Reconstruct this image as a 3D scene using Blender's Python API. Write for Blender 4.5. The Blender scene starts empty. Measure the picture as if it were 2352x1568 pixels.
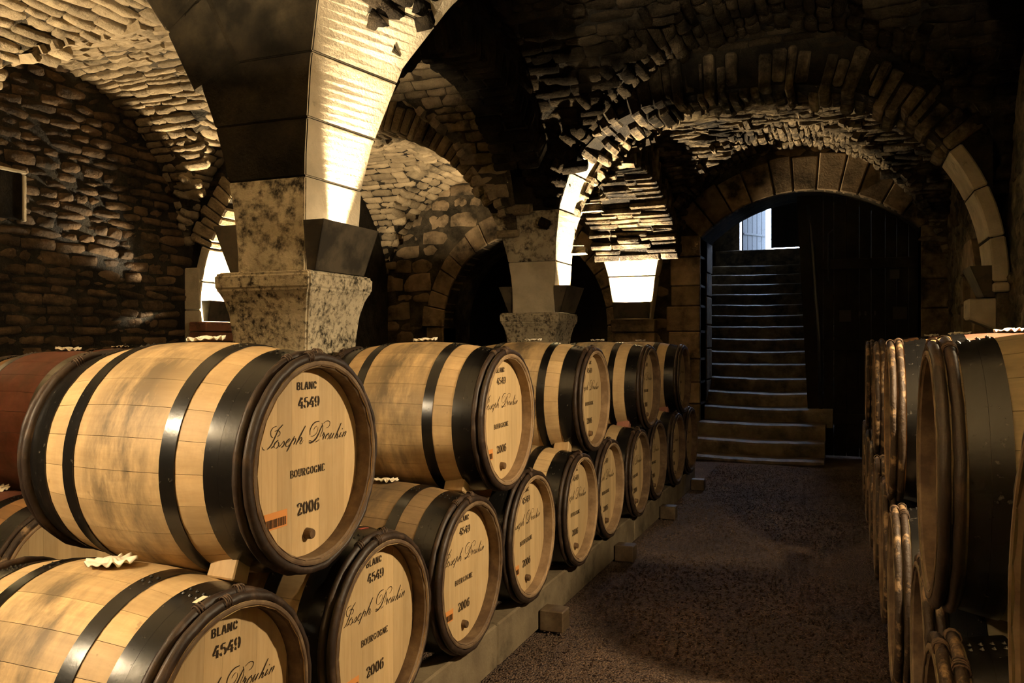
import bpy, bmesh, math, random
import numpy as np
from mathutils import Matrix, Vector

random.seed(11)
rng = np.random.default_rng(11)
scene = bpy.context.scene
COL = scene.collection

# ------------------------------------------------------------------ camera, world, exposure
TH = math.radians(22.29)
CAM = Vector((0.0, 0.0, 1.5))
FPX = 1900.0
cam_data = bpy.data.cameras.new('camera')
cam_data.sensor_width = 36.0
cam_data.lens = 36.0 * FPX / 2352.0
cam_data.clip_start = 0.05
cam = bpy.data.objects.new('camera', cam_data)
COL.objects.link(cam)
cam.location = CAM
cam.rotation_euler = (math.radians(90), 0, TH)
scene.camera = cam

world = bpy.data.worlds.new('sky')
scene.world = world
world.use_nodes = True
wbg = world.node_tree.nodes['Background']
wbg.inputs['Color'].default_value = (0.55, 0.71, 1.0, 1)
wbg.inputs['Strength'].default_value = 9.0

vs = scene.view_settings
vs.view_transform = 'Standard'
vs.look = 'None'
vs.exposure = 2.6
vs.gamma = 1.0
vs.use_curve_mapping = False
scene.cycles.use_denoising = True
scene.cycles.max_bounces = 10
scene.cycles.diffuse_bounces = 6
scene.cycles.glossy_bounces = 4
scene.cycles.sample_clamp_indirect = 6.0
scene.cycles.caustics_reflective = False
scene.cycles.caustics_refractive = False

# daylight enters through the upper door's gap and the opening added above its leaf: a portal guides the sampling of the sky there
pl = bpy.data.lights.new('door_daylight', 'AREA')
pl.shape = 'RECTANGLE'; pl.size = 1.4; pl.size_y = 2.4
pl.cycles.is_portal = True
plo = bpy.data.objects.new('door_daylight', pl)
COL.objects.link(plo)
plo.location = (-1.2, 15.62, 4.3)
plo.rotation_euler = (math.radians(-90), 0, 0)

LAMP_COL = (1.0, 0.77, 0.47)

# ------------------------------------------------------------------ helpers
def to_cam(p):
    s, c = math.sin(TH), math.cos(TH)
    xc = p[0] * c + p[1] * s
    zc = -p[0] * s + p[1] * c
    return xc, zc
def project(p):
    xc, zc = to_cam(p)
    if zc < 0.2: return None
    return 1176 + FPX * xc / zc, 784 - FPX * (p[2] - 1.5) / zc, zc

def tag(o, label=None, cat=None, group=None, kind=None):
    if label: o['label'] = label
    if cat: o['category'] = cat
    if group: o['group'] = group
    if kind: o['kind'] = kind
    return o
def link(name, data, parent=None, mat=None):
    o = bpy.data.objects.new(name, data)
    COL.objects.link(o)
    if parent: o.parent = parent
    if mat is not None and data is not None and len(data.materials) == 0:
        data.materials.append(mat)
    return o
def empty(name, loc=(0, 0, 0), rz=0):
    o = bpy.data.objects.new(name, None)
    COL.objects.link(o)
    o.location = loc; o.rotation_euler = (0, 0, rz)
    o.empty_display_size = 0.1
    return o
def mesh_pd(name, verts, faces, smooth=False):
    me = bpy.data.meshes.new(name)
    me.from_pydata([tuple(v) for v in verts], [], faces)
    me.validate(); me.update()
    if smooth:
        me.polygons.foreach_set('use_smooth', [True] * len(me.polygons))
    return me
class MB:
    def __init__(s): s.v = []; s.f = []
    def add(s, verts, faces):
        o = len(s.v); s.v += [tuple(v) for v in verts]; s.f += [tuple(i + o for i in f) for f in faces]
    def box(s, c, d, M=None):
        x, y, z = d[0] / 2, d[1] / 2, d[2] / 2
        vs = [Vector((c[0] + a * x, c[1] + b * y, c[2] + e * z)) for a in (-1, 1) for b in (-1, 1) for e in (-1, 1)]
        if M: vs = [M @ v for v in vs]
        s.add(vs, BOXF)
    def hexa(s, p):  # 8 points in BOXF order
        s.add(p, BOXF)
    def tube(s, pts, r, n=6, closed=False):
        pts = [Vector(p) for p in pts]
        N = len(pts); base = len(s.v)
        for i, p in enumerate(pts):
            a = pts[(i - 1) % N] if (closed or i > 0) else p
            b = pts[(i + 1) % N] if (closed or i < N - 1) else p
            t = (b - a).normalized()
            u = t.cross(Vector((0.13, 0.31, 0.94)))
            if u.length < 1e-3: u = t.cross(Vector((1, 0, 0)))
            u.normalize(); w = t.cross(u)
            rr = r[i] if isinstance(r, (list, tuple)) else r
            for k in range(n):
                q = 2 * math.pi * k / n
                s.v.append(tuple(p + (u * math.cos(q) + w * math.sin(q)) * rr))
        for i in range(N if closed else N - 1):
            j = (i + 1) % N
            for k in range(n):
                l = (k + 1) % n
                s.f.append((base + i * n + k, base + i * n + l, base + j * n + l, base + j * n + k))
        if not closed:
            s.f.append(tuple(base + k for k in range(n))[::-1])
            s.f.append(tuple(base + (N - 1) * n + k for k in range(n)))
    def mesh(s, name, smooth=False):
        return mesh_pd(name, s.v, s.f, smooth)
    def build(s, name, mat, parent=None, smooth=False, bevel=0):
        me = s.mesh(name, smooth)
        if bevel:
            bm = bmesh.new(); bm.from_mesh(me)
            bmesh.ops.recalc_face_normals(bm, faces=bm.faces[:])
            bmesh.ops.bevel(bm, geom=bm.edges[:], offset=bevel, segments=1, affect='EDGES', clamp_overlap=True)
            bm.to_mesh(me); bm.free()
        return link(name, me, parent, mat)
BOXF = [(0, 1, 3, 2), (4, 6, 7, 5), (0, 4, 5, 1), (2, 3, 7, 6), (0, 2, 6, 4), (1, 5, 7, 3)]

def bev_mesh(me, off):
    bm = bmesh.new(); bm.from_mesh(me)
    bmesh.ops.recalc_face_normals(bm, faces=bm.faces[:])
    bmesh.ops.bevel(bm, geom=bm.edges[:], offset=off, segments=1, affect='EDGES', clamp_overlap=True)
    bm.to_mesh(me); bm.free()
    return me

# ------------------------------------------------------------------ materials
def new_mat(name):
    m = bpy.data.materials.new(name); m.use_nodes = True
    nt = m.node_tree; b = nt.nodes['Principled BSDF']
    return m, nt, b
class NT:
    def __init__(s, nt): s.nt = nt
    def n(s, t, **kw):
        o = s.nt.nodes.new(t)
        for k, v in kw.items(): setattr(o, k, v)
        return o
    def l(s, a, b): s.nt.links.new(a, b)
    def noise(s, vec, scale, detail=4, rough=0.55, dist=0.0):
        o = s.n('ShaderNodeTexNoise')
        o.inputs['Scale'].default_value = scale; o.inputs['Detail'].default_value = detail
        o.inputs['Roughness'].default_value = rough; o.inputs['Distortion'].default_value = dist
        if vec is not None: s.l(vec, o.inputs['Vector'])
        return o.outputs['Fac']
    def ramp(s, fac, stops, interp='LINEAR'):
        r = s.n('ShaderNodeValToRGB'); cr = r.color_ramp; cr.interpolation = interp
        while len(cr.elements) < len(stops): cr.elements.new(0.5)
        for e, (p, c) in zip(cr.elements, stops):
            e.position = p; e.color = (c if len(c) == 4 else tuple(c) + (1,)) if isinstance(c, (tuple, list)) else (c, c, c, 1)
        s.l(fac, r.inputs['Fac']); return r.outputs['Color']
    def mix(s, fac, a, b, mode='MIX'):
        m = s.n('ShaderNodeMix', data_type='RGBA', blend_type=mode)
        for sock, v in ((m.inputs[0], fac), (m.inputs[6], a), (m.inputs[7], b)):
            if isinstance(v, (int, float)): sock.default_value = v
            elif isinstance(v, (tuple, list)): sock.default_value = tuple(v) + ((1,) if len(v) == 3 else ())
            else: s.l(v, sock)
        return m.outputs[2]
    def math(s, op, a, b=None):
        m = s.n('ShaderNodeMath', operation=op)
        for sock, v in ((m.inputs[0], a), (m.inputs[1], b)):
            if v is None: continue
            if isinstance(v, (int, float)): sock.default_value = v
            else: s.l(v, sock)
        return m.outputs[0]
    def bump(s, h, strength, dist, bsdf, chain=None):
        b = s.n('ShaderNodeBump'); b.inputs['Strength'].default_value = strength; b.inputs['Distance'].default_value = dist
        s.l(h, b.inputs['Height'])
        if chain: s.l(chain, b.inputs['Normal'])
        s.l(b.outputs['Normal'], bsdf.inputs['Normal']); return b.outputs['Normal']
    def pos(s): return s.n('ShaderNodeNewGeometry').outputs['Position']
    def objc(s): return s.n('ShaderNodeTexCoord').outputs['Object']
    def rand(s): return s.n('ShaderNodeObjectInfo').outputs['Random']
    def mapped(s, vec, scale=(1, 1, 1), off=None):
        m = s.n('ShaderNodeMapping'); m.inputs['Scale'].default_value = scale
        s.l(vec, m.inputs['Vector'])
        if off is not None: s.l(off, m.inputs['Location'])
        return m.outputs['Vector']

def mat_stone(name, light, mid, soot, cover, scale=3.0, bump=0.5, rough=0.92, bscale=40, var=0.25, bdist=0.01, edge=0.10, spec=0.2):
    """limestone with patches of black cellar mould; cover 0..1 = share covered by mould"""
    m, nt, b = new_mat(name); g = NT(nt)
    p = g.pos()
    base = g.mix(g.ramp(g.noise(p, 6.0, 5), [(0.35, 0.0), (0.65, 1.0)]), mid, light)
    c0 = 0.5 + (cover - 0.5) * 0.45; edge *= 0.75
    f1 = g.math('ADD', g.math('MULTIPLY', g.noise(p, scale, 8, 0.68), 0.68), g.math('MULTIPLY', g.noise(p, scale * 0.22, 4, 0.6), 0.32))
    mask = g.ramp(f1, [(max(0.0, c0 - edge), 1.0), (min(1.0, c0 + edge), 0.0)])
    col = g.mix(mask, base, soot)
    tint = g.math('ADD', g.math('MULTIPLY', g.rand(), var * 2), 1.0 - var)
    tc = g.n('ShaderNodeCombineColor'); [g.l(tint, tc.inputs[i]) for i in range(3)]
    col = g.mix(1.0, col, tc.outputs['Color'], 'MULTIPLY')
    g.l(col, b.inputs['Base Color'])
    b.inputs['Roughness'].default_value = rough
    b.inputs['Specular IOR Level'].default_value = spec
    n1 = g.noise(p, bscale, 6, 0.65)
    n2 = g.noise(p, bscale * 0.22, 4, 0.6)
    h = g.math('ADD', n1, g.math('MULTIPLY', n2, 1.6))
    g.bump(h, bump, bdist, b)
    return m

M = {}
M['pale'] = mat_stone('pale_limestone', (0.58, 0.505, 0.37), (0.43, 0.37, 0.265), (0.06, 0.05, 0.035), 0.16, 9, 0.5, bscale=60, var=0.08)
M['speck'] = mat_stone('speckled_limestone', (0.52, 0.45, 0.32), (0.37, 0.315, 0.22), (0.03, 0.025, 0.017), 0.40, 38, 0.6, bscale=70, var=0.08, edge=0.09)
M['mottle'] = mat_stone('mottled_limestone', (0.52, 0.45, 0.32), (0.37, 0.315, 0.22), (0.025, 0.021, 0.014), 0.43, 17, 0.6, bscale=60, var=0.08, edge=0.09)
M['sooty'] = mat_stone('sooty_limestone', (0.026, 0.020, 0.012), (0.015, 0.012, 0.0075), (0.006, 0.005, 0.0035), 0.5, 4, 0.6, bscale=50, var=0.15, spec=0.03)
M['brick'] = mat_stone('dark_wall_stone', (0.12, 0.076, 0.039), (0.066, 0.042, 0.022), (0.016, 0.012, 0.008), 0.42, 2.4, 0.9, bscale=45, var=0.4, bdist=0.014)
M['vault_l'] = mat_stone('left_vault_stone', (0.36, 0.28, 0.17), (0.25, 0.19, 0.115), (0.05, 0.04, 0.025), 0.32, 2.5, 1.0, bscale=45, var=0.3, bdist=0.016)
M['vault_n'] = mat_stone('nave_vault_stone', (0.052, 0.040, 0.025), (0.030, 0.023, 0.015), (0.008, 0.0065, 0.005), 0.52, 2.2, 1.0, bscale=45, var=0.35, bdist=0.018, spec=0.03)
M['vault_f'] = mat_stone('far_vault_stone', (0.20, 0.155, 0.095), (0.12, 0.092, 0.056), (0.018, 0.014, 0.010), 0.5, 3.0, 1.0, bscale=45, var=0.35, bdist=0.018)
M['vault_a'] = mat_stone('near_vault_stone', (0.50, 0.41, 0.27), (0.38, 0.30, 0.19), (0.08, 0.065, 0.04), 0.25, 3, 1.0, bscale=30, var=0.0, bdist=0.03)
M['mortar'] = mat_stone('old_mortar', (0.10, 0.078, 0.048), (0.06, 0.047, 0.03), (0.02, 0.016, 0.01), 0.45, 3, 1.0, bscale=50, var=0.0, bdist=0.02)
M['mortar_d'] = mat_stone('dark_mortar', (0.035, 0.028, 0.018), (0.022, 0.018, 0.012), (0.010, 0.008, 0.006), 0.5, 3, 1.0, bscale=50, var=0.0, bdist=0.02)
M['far'] = mat_stone('far_wall_stone', (0.30, 0.215, 0.125), (0.18, 0.13, 0.075), (0.03, 0.024, 0.015), 0.40, 3.2, 0.8, bscale=45, var=0.3)
M['right'] = mat_stone('right_wall_plaster', (0.20, 0.155, 0.092), (0.12, 0.093, 0.055), (0.025, 0.02, 0.013), 0.46, 3.5, 1.0, bscale=35, var=0.2, bdist=0.02)
M['step'] = mat_stone('stair_stone', (0.22, 0.17, 0.11), (0.13, 0.10, 0.065), (0.03, 0.025, 0.018), 0.45, 4, 0.6, bscale=45, var=0.2, rough=0.40)
M['concrete'] = mat_stone('runner_beam', (0.20, 0.155, 0.095), (0.14, 0.105, 0.065), (0.05, 0.04, 0.025), 0.3, 5, 0.4, bscale=60, var=0.1)
M['redbrick'] = mat_stone('red_brick', (0.25, 0.11, 0.06), (0.17, 0.075, 0.04), (0.04, 0.03, 0.02), 0.3, 6, 0.6, bscale=60, var=0.2)

def mat_gravel():
    m, nt, b = new_mat('gravel'); g = NT(nt); p = g.pos()
    v = g.n('ShaderNodeTexVoronoi'); v.inputs['Scale'].default_value = 95; g.l(p, v.inputs['Vector'])
    c = g.mix(g.ramp(v.outputs['Color'], [(0.2, 0.0), (0.9, 1.0)]), (0.085, 0.050, 0.031), (0.22, 0.132, 0.08))
    c = g.mix(g.ramp(g.noise(p, 1.6, 5), [(0.35, 0.0), (0.7, 1.0)]), c, (0.075, 0.044, 0.027))
    g.l(c, b.inputs['Base Color']); b.inputs['Roughness'].default_value = 0.9
    h = g.math('ADD', g.math('MULTIPLY', v.outputs['Distance'], -1.0), g.math('MULTIPLY', g.noise(p, 5, 4), 1.2))
    g.bump(h, 1.0, 0.02, b)
    return m
M['gravel'] = mat_gravel()

def mat_oak(name, light, dark, stain=0.8, red=False, along=0, grey=(0.115, 0.085, 0.052)):
    """oak; grain runs along object axis `along`; a weathered stain belt around the bilge"""
    m, nt, b = new_mat(name); g = NT(nt)
    oc = g.objc(); r = g.rand()
    off = g.n('ShaderNodeCombineXYZ')
    g.l(g.math('MULTIPLY', r, 17.0), off.inputs[0]); g.l(g.math('MULTIPLY', r, 31.0), off.inputs[1]); g.l(g.math('MULTIPLY', r, 23.0), off.inputs[2])
    sc = [26, 26, 26]; sc[along] = 2.2
    gr = g.noise(g.mapped(oc, tuple(sc), off.outputs[0]), 2.2, 6, 0.65, 0.3)
    sc2 = [9, 9, 9]; sc2[along] = 1.2
    gr2 = g.noise(g.mapped(oc, tuple(sc2), off.outputs[0]), 1.0, 3, 0.5)
    col = g.mix(g.ramp(gr, [(0.3, 0.0), (0.7, 1.0)]), dark, light)
    col = g.mix(g.math('MULTIPLY', g.ramp(gr2, [(0.4, 0.0), (0.75, 1.0)]), 0.35), col, tuple(x * 0.75 for x in dark))
    tint = g.math('ADD', g.math('MULTIPLY', r, 0.30), 0.84)
    tc = g.n('ShaderNodeCombineColor'); [g.l(tint, tc.inputs[i]) for i in range(3)]
    col = g.mix(1.0, col, tc.outputs['Color'], 'MULTIPLY')
    p = g.pos()
    if along == 0:
        sx = g.n('ShaderNodeSeparateXYZ'); g.l(oc, sx.inputs[0])
        ax = g.math('ABSOLUTE', sx.outputs[0])
        if red:
            belt = g.ramp(g.math('ADD', ax, g.math('MULTIPLY', g.noise(p, 8, 4), 0.06)), [(0.19, 1.0), (0.24, 0.0)])
            rc = g.mix(g.ramp(g.noise(p, 7, 6, 0.65), [(0.35, 0.0), (0.65, 1.0)]), (0.12, 0.038, 0.028), (0.27, 0.090, 0.064))
            col = g.mix(g.math('MULTIPLY', belt, 0.92), col, rc)
        belt2 = g.ramp(ax, [(0.05, 1.0), (0.15, 0.45), (0.33, 0.12)])
        blot = g.ramp(g.noise(g.mapped(p, (9, 3.0, 3.0)), 1.0, 7, 0.68), [(0.36, 0.0), (0.58, 1.0)])
        col = g.mix(g.math('MULTIPLY', g.math('MULTIPLY', belt2, blot), stain), col, grey)
        spots = g.ramp(g.noise(p, 26, 3, 0.6), [(0.68, 0.0), (0.74, 1.0)])
        col = g.mix(g.math('MULTIPLY', spots, 0.45), col, tuple(x * 0.35 for x in dark))
    else:
        blot = g.ramp(g.noise(p, 9, 6, 0.6), [(0.5, 0.0), (0.8, 1.0)])
        col = g.mix(g.math('MULTIPLY', blot, 0.18), col, (0.62, 0.50, 0.32))
    g.l(col, b.inputs['Base Color'])
    b.inputs['Roughness'].default_value = 0.55
    b.inputs['Specular IOR Level'].default_value = 0.35
    g.bump(gr, 0.12, 0.002, b)
    return m
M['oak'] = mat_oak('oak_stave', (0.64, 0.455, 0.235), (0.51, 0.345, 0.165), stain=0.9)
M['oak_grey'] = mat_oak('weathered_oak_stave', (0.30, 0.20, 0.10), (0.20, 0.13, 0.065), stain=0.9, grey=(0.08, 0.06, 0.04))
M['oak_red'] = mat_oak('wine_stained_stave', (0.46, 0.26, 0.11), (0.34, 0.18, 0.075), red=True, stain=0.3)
M['oak_shade'] = mat_oak('shaded_oak_stave', (0.25, 0.19, 0.10), (0.17, 0.13, 0.065), stain=0.5)  # right row staves: the row's shade is put into this olive tone
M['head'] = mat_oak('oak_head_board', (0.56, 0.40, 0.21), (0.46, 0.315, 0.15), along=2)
M['head_shade'] = mat_oak('shaded_head_board', (0.10, 0.075, 0.04), (0.065, 0.048, 0.026), along=2)  # darker copy of the head boards, with the right row's shade in it
M['head_d'] = mat_oak('head_backing', (0.20, 0.13, 0.06), (0.14, 0.09, 0.04), along=2)
M['wedge'] = mat_oak('wedge_wood', (0.52, 0.36, 0.18), (0.40, 0.26, 0.12), along=2)
M['wedge_red'] = mat_oak('reddish_wedge_wood', (0.46, 0.20, 0.13), (0.34, 0.14, 0.09), along=2)
M['sleeper'] = mat_oak('sleeper_wood', (0.10, 0.066, 0.036), (0.055, 0.036, 0.02), along=1)

def mat_simple(name, col, rough=0.6, metal=0.0, spec=0.5, nscale=0, col2=None, thr=(0.5, 0.7), bump=0, bscale=40, bdist=0.003):
    m, nt, b = new_mat(name); g = NT(nt)
    b.inputs['Base Color'].default_value = tuple(col) + (1,)
    b.inputs['Roughness'].default_value = rough; b.inputs['Metallic'].default_value = metal
    b.inputs['Specular IOR Level'].default_value = spec
    p = g.pos()
    if nscale:
        f = g.ramp(g.noise(p, nscale, 6, 0.65), [(thr[0], 0.0), (thr[1], 1.0)])
        g.l(g.mix(f, col, col2), b.inputs['Base Color'])
    if bump: g.bump(g.noise(p, bscale, 5, 0.6), bump, bdist, b)
    return m
M['hoop'] = mat_simple('black_hoop_iron', (0.0055, 0.005, 0.0045), 0.27, 0.0, 0.5, 42, (0.085, 0.072, 0.055), (0.62, 0.74), 0.12, 60)
M['hoop_galv'] = mat_simple('galvanised_hoop', (0.30, 0.29, 0.27), 0.32, 0.9, 0.5, 20, (0.10, 0.09, 0.08), (0.5, 0.75))
M['chestnut'] = mat_simple('chestnut_hoop_bark', (0.024, 0.014, 0.009), 0.5, 0, 0.4, 16, (0.080, 0.047, 0.027), (0.5, 0.75), 0.5, 50, 0.004)
M['chestnut_l'] = mat_simple('peeled_chestnut_hoop', (0.035, 0.021, 0.012), 0.6, 0, 0.3, 14, (0.26, 0.165, 0.085), (0.52, 0.62), 0.8, 60, 0.006)
M['chime'] = mat_simple('chime_wood', (0.085, 0.052, 0.030), 0.7, 0, 0.3, 12, (0.20, 0.135, 0.075), (0.42, 0.7), 0.3, 40)
M['chime_l'] = mat_simple('pale_chime_wood', (0.20, 0.13, 0.072), 0.7, 0, 0.3, 12, (0.34, 0.235, 0.135), (0.42, 0.7), 0.3, 40)
M['wicker'] = mat_simple('wicker_tie', (0.05, 0.028, 0.015), 0.6, 0, 0.4, 60, (0.12, 0.07, 0.038), (0.4, 0.7), 0.3, 90)
M['ink'] = mat_simple('stencil_ink', (0.022, 0.013, 0.006), 0.7, 0, 0.2, 60, (0.05, 0.03, 0.014), (0.45, 0.7))
M['cloth'] = mat_simple('white_cloth', (0.80, 0.74, 0.62), 0.85, 0, 0.2, 20, (0.62, 0.54, 0.42), (0.5, 0.75), 0.2, 60)
M['bung'] = mat_simple('bung_wood', (0.13, 0.075, 0.035), 0.6, 0, 0.3, 30, (0.05, 0.03, 0.016), (0.45, 0.7))
M['sticker'] = mat_simple('orange_sticker', (0.62, 0.26, 0.075), 0.5, 0, 0.3)
M['red_tape'] = mat_simple('red_tape', (0.36, 0.06, 0.035), 0.5)
M['white_tape'] = mat_simple('pale_tag', (0.70, 0.62, 0.46), 0.6)
M['iron'] = mat_simple('sconce_iron', (0.085, 0.068, 0.045), 0.6, 0.2, 0.4, 5, (0.03, 0.025, 0.018), (0.45, 0.6), 0.2, 50)
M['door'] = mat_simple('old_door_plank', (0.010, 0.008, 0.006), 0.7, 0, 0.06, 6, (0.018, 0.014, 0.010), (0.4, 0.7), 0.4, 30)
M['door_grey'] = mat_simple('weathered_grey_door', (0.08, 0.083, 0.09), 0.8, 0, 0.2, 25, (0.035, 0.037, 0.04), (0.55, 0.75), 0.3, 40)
M['rail'] = mat_simple('dark_rail_iron', (0.03, 0.03, 0.032), 0.3, 0.5, 0.5)
M['plate'] = mat_simple('door_notice', (0.035, 0.03, 0.022), 0.7, 0, 0.1)
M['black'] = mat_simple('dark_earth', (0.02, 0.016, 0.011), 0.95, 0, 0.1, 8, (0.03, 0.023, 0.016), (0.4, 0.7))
M['outside'] = mat_simple('courtyard_paving', (0.42, 0.44, 0.40), 0.9, 0, 0.2, 6, (0.25, 0.34, 0.18), (0.5, 0.65))
def mat_emit(name, col, st):
    m, nt, b = new_mat(name)
    b.inputs['Base Color'].default_value = (1, 1, 1, 1)
    b.inputs['Emission Color'].default_value = tuple(col) + (1,); b.inputs['Emission Strength'].default_value = st
    return m
M['bulb'] = mat_emit('halogen_tube', LAMP_COL, 30.0)

# ------------------------------------------------------------------ stone laying
def stone_proto(name, seed, amp):
    """rough-faced rubble stone: back edge, then a lumpy front of 4 x 2 cells with worn arrises"""
    r = random.Random(seed); j = lambda a: r.uniform(-a, a)
    nx, ny = 4, 3; v = []; f = []
    sk = (j(0.05), j(0.05), j(0.08), j(0.08))
    for b_ in range(ny + 1):
        for a_ in range(nx + 1):
            x = -0.5 + a_ / nx; y = -0.5 + b_ / ny
            edge = a_ in (0, nx) or b_ in (0, ny)
            corner = a_ in (0, nx) and b_ in (0, ny)
            z = (0.46 + j(amp)) if not edge else (0.34 + j(amp * 0.6) - (0.10 if corner else 0))
            k = 0.97 if corner else 1.0
            v.append((x * k + (j(0.02) if edge else j(0.06)) + sk[0] * y, y * k + (j(0.05) if edge else j(0.06)) + sk[2] * x * x, z))
    for b_ in range(ny):
        for a_ in range(nx):
            q = b_ * (nx + 1) + a_; f.append((q, q + 1, q + nx + 2, q + nx + 1))
    rim = [i for i in range(nx + 1)] + [(k + 1) * (nx + 1) + nx for k in range(ny)] + [ny * (nx + 1) + nx - 1 - k for k in range(nx)] + [(ny - 1 - k) * (nx + 1) for k in range(ny - 1)]
    base = len(v)
    for i in rim: v.append((v[i][0] * 0.98, v[i][1] * 0.98, -0.5))
    n = len(rim)
    for i in range(n): f.append((rim[i], base + i, base + (i + 1) % n, rim[(i + 1) % n]))
    return mesh_pd(name, v, f, True)
STONE_CACHE = {}
STONE_AMP = {'far': 0.07, 'right': 0.14}
def stone_set(matkey):
    if matkey not in STONE_CACHE:
        L = []
        for i in range(8):
            me = stone_proto('stone', 100 + i, STONE_AMP.get(matkey, 0.13)); me.materials.append(M[matkey]); L.append(me)
        STONE_CACHE[matkey] = L
    return STONE_CACHE[matkey]
def frame_mat(c, ex, ey, ez, sx, sy, sz):
    m = Matrix.Identity(4)
    for i in range(3):
        m[i][0] = ex[i] * sx; m[i][1] = ey[i] * sy; m[i][2] = ez[i] * sz; m[i][3] = c[i]
    return m
def lay(parent, mats, matkey, name='stone', limit=300):
    """mats: list of 4x4 stone frames. The ones that show largest become parts, the rest one stuff part."""
    ms = stone_set(matkey)
    sc = []
    for m in mats:
        c = m.to_translation(); p = project(c)
        vis = 0
        if p and -40 < p[0] < 2392 and -40 < p[1] < 1608:
            ez = Vector((m[0][2], m[1][2], m[2][2])).normalized()
            fac = max(0.05, -(c - CAM).normalized().dot(ez))
            vis = fac / p[2] ** 2
        sc.append(vis)
    order = sorted(range(len(mats)), key=lambda i: -sc[i])
    rest = []
    for k, i in enumerate(order):
        if k < limit and sc[i] > 0:
            o = bpy.data.objects.new(name, ms[(i * 7) % 8]); COL.objects.link(o)
            o.parent = parent; o.matrix_local = mats[i]
        else: rest.append(mats[i])
    if rest:
        V = []; F = []
        protos = [(np.array([v.co[:] for v in me.vertices]), [tuple(p.vertices) for p in me.polygons]) for me in ms]
        n = 0
        for i, m in enumerate(rest):
            pv, pf = protos[i % 8]
            A = np.array(m)
            V.append(pv @ A[:3, :3].T + A[:3, 3])
            F += [tuple(a + n for a in f) for f in pf]; n += len(pv)
        me = mesh_pd(name + '_mass', np.concatenate(V), F)
        o = link(name + '_mass', me, parent, M[matkey]); o['kind'] = 'stuff'

def courses_plane(origin, eu, ev, en, u0, u1, v0, v1, inside, hrange=(0.07, 0.12), lrange=(0.14, 0.36), depth=0.07, proud=0.02, tilt=0.03, gap=0.012, curve=None):
    out = []
    origin, eu, ev, en = Vector(origin), Vector(eu), Vector(ev), Vector(en)
    v = v0
    while v < v1:
        h = random.uniform(*hrange); u = u0 - random.uniform(0, lrange[1])
        while u < u1:
            l = random.uniform(*lrange)
            uc, vc = u + l / 2, v + h / 2
            if inside(uc, vc):
                hh = h * random.uniform(0.85, 1.05)
                vo = random.uniform(-0.006, 0.006)
                pd = random.uniform(0.2, 1.0) * proud
                a = random.gauss(0, tilt)
                ca, sa = math.cos(a), math.sin(a)
                x = eu * ca + ev * sa; y = ev * ca - eu * sa
                t1, t2 = random.gauss(0, 0.05), random.gauss(0, 0.10)
                n = (en + x * t1 + y * t2).normalized()
                c = origin + eu * uc + ev * (vc + vo) + en * (pd - depth / 2)
                out.append(frame_mat(c, x, y, n, l - gap, hh - gap, depth))
            u += l
        v += h
    return out

# ------------------------------------------------------------------ layout constants
XL, XR = -6.68, 1.08            # wall planes
PXL, PXR = -2.86, -2.41         # pillars
YB = [-4.1, -0.456, 0.09, 3.244, 3.79, 6.94, 7.49, 10.9, 11.2]
ZS, RISE, TOP = 1.84, 2.16, 4.35
YF = 11.2                        # far wall front
bays_y = [(-4.1, -0.45), (0.09, 3.244), (3.79, 6.94), (7.49, 11.2)]
aisles = {'left': (XL, PXL - 0.04), 'nave': (PXR, XR - 0.05)}

# ------------------------------------------------------------------ floor, ceiling slab, walls
b = MB()
nx, ny = 40, 80
for j in range(ny + 1):
    for i in range(nx + 1):
        x = -8.2 + 11 * i / nx; y = -4.6 + 17.2 * j / ny
        z = 0.012 * math.sin(x * 2.1 + y * 1.3) * math.sin(y * 0.9 - x) - 0.006
        b.v.append((x, y, min(0.0, z)))
for j in range(ny):
    for i in range(nx):
        a = j * (nx + 1) + i; b.f.append((a, a + 1, a + nx + 2, a + nx + 1))
floor = b.build('floor', M['gravel'], smooth=True)
tag(floor, 'brown gravel floor of the cellar aisle', None, None, 'structure')
# loose gravel
N = 30000
px = rng.uniform(-1.49, 0.19, N); py = 0.9 + 9.5 * rng.power(0.8, N)
base = np.array([(1, 0, 0), (-.5, .87, 0), (-.5, -.87, 0), (0, 0, .7), (0.1, 0.05, -.5)])
tri = [(0, 1, 3), (1, 2, 3), (2, 0, 3)]
rr = rng.uniform(0.0035, 0.0105, N)
ang = rng.uniform(0, 6.28, N)
V = np.zeros((N, 4, 3))
for k in range(4):
    bx = base[k] * 1.0
    V[:, k, 0] = px + rr * (bx[0] * np.cos(ang) - bx[1] * np.sin(ang)) * rng.uniform(0.7, 1.3, N)
    V[:, k, 1] = py + rr * (bx[0] * np.sin(ang) + bx[1] * np.cos(ang)) * rng.uniform(0.7, 1.3, N)
    V[:, k, 2] = bx[2] * rr + 0.0
F = [(4 * i + a, 4 * i + c, 4 * i + d) for i in range(N) for a, c, d in tri]
gv = link('loose_gravel', mesh_pd('loose_gravel', V.reshape(-1, 3), F), None, M['gravel'])
tag(gv, 'loose brown gravel scattered over the aisle floor', 'gravel', None, 'stuff')

b = MB(); b.box((-2.7, 3.5, TOP + 0.25), (11.2, 17.2, 0.5))
tag(b.build('ceiling', M['black']), 'dark earth and rubble above the cellar vaults', None, None, 'structure')
b = MB(); b.box((XL - 0.4, 3.5, 2.2), (0.8, 17.2, 4.5))
wall_left = tag(b.build('wall_left', M['mortar_d']), 'dark coursed rubble wall on the left', None, None, 'structure')
b = MB(); b.box((XR + 0.4, 3.5, 2.2), (0.8, 17.2, 4.5))
wall_right = tag(b.build('wall_right', M['right']), 'rough mouldy plastered wall on the right', None, None, 'structure')
b = MB(); b.box((-2.7, -4.5, 2.2), (11.2, 0.8, 4.5))
tag(b.build('wall_near', M['vault_l']), 'stone end wall behind the viewer', None, None, 'structure')

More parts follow.
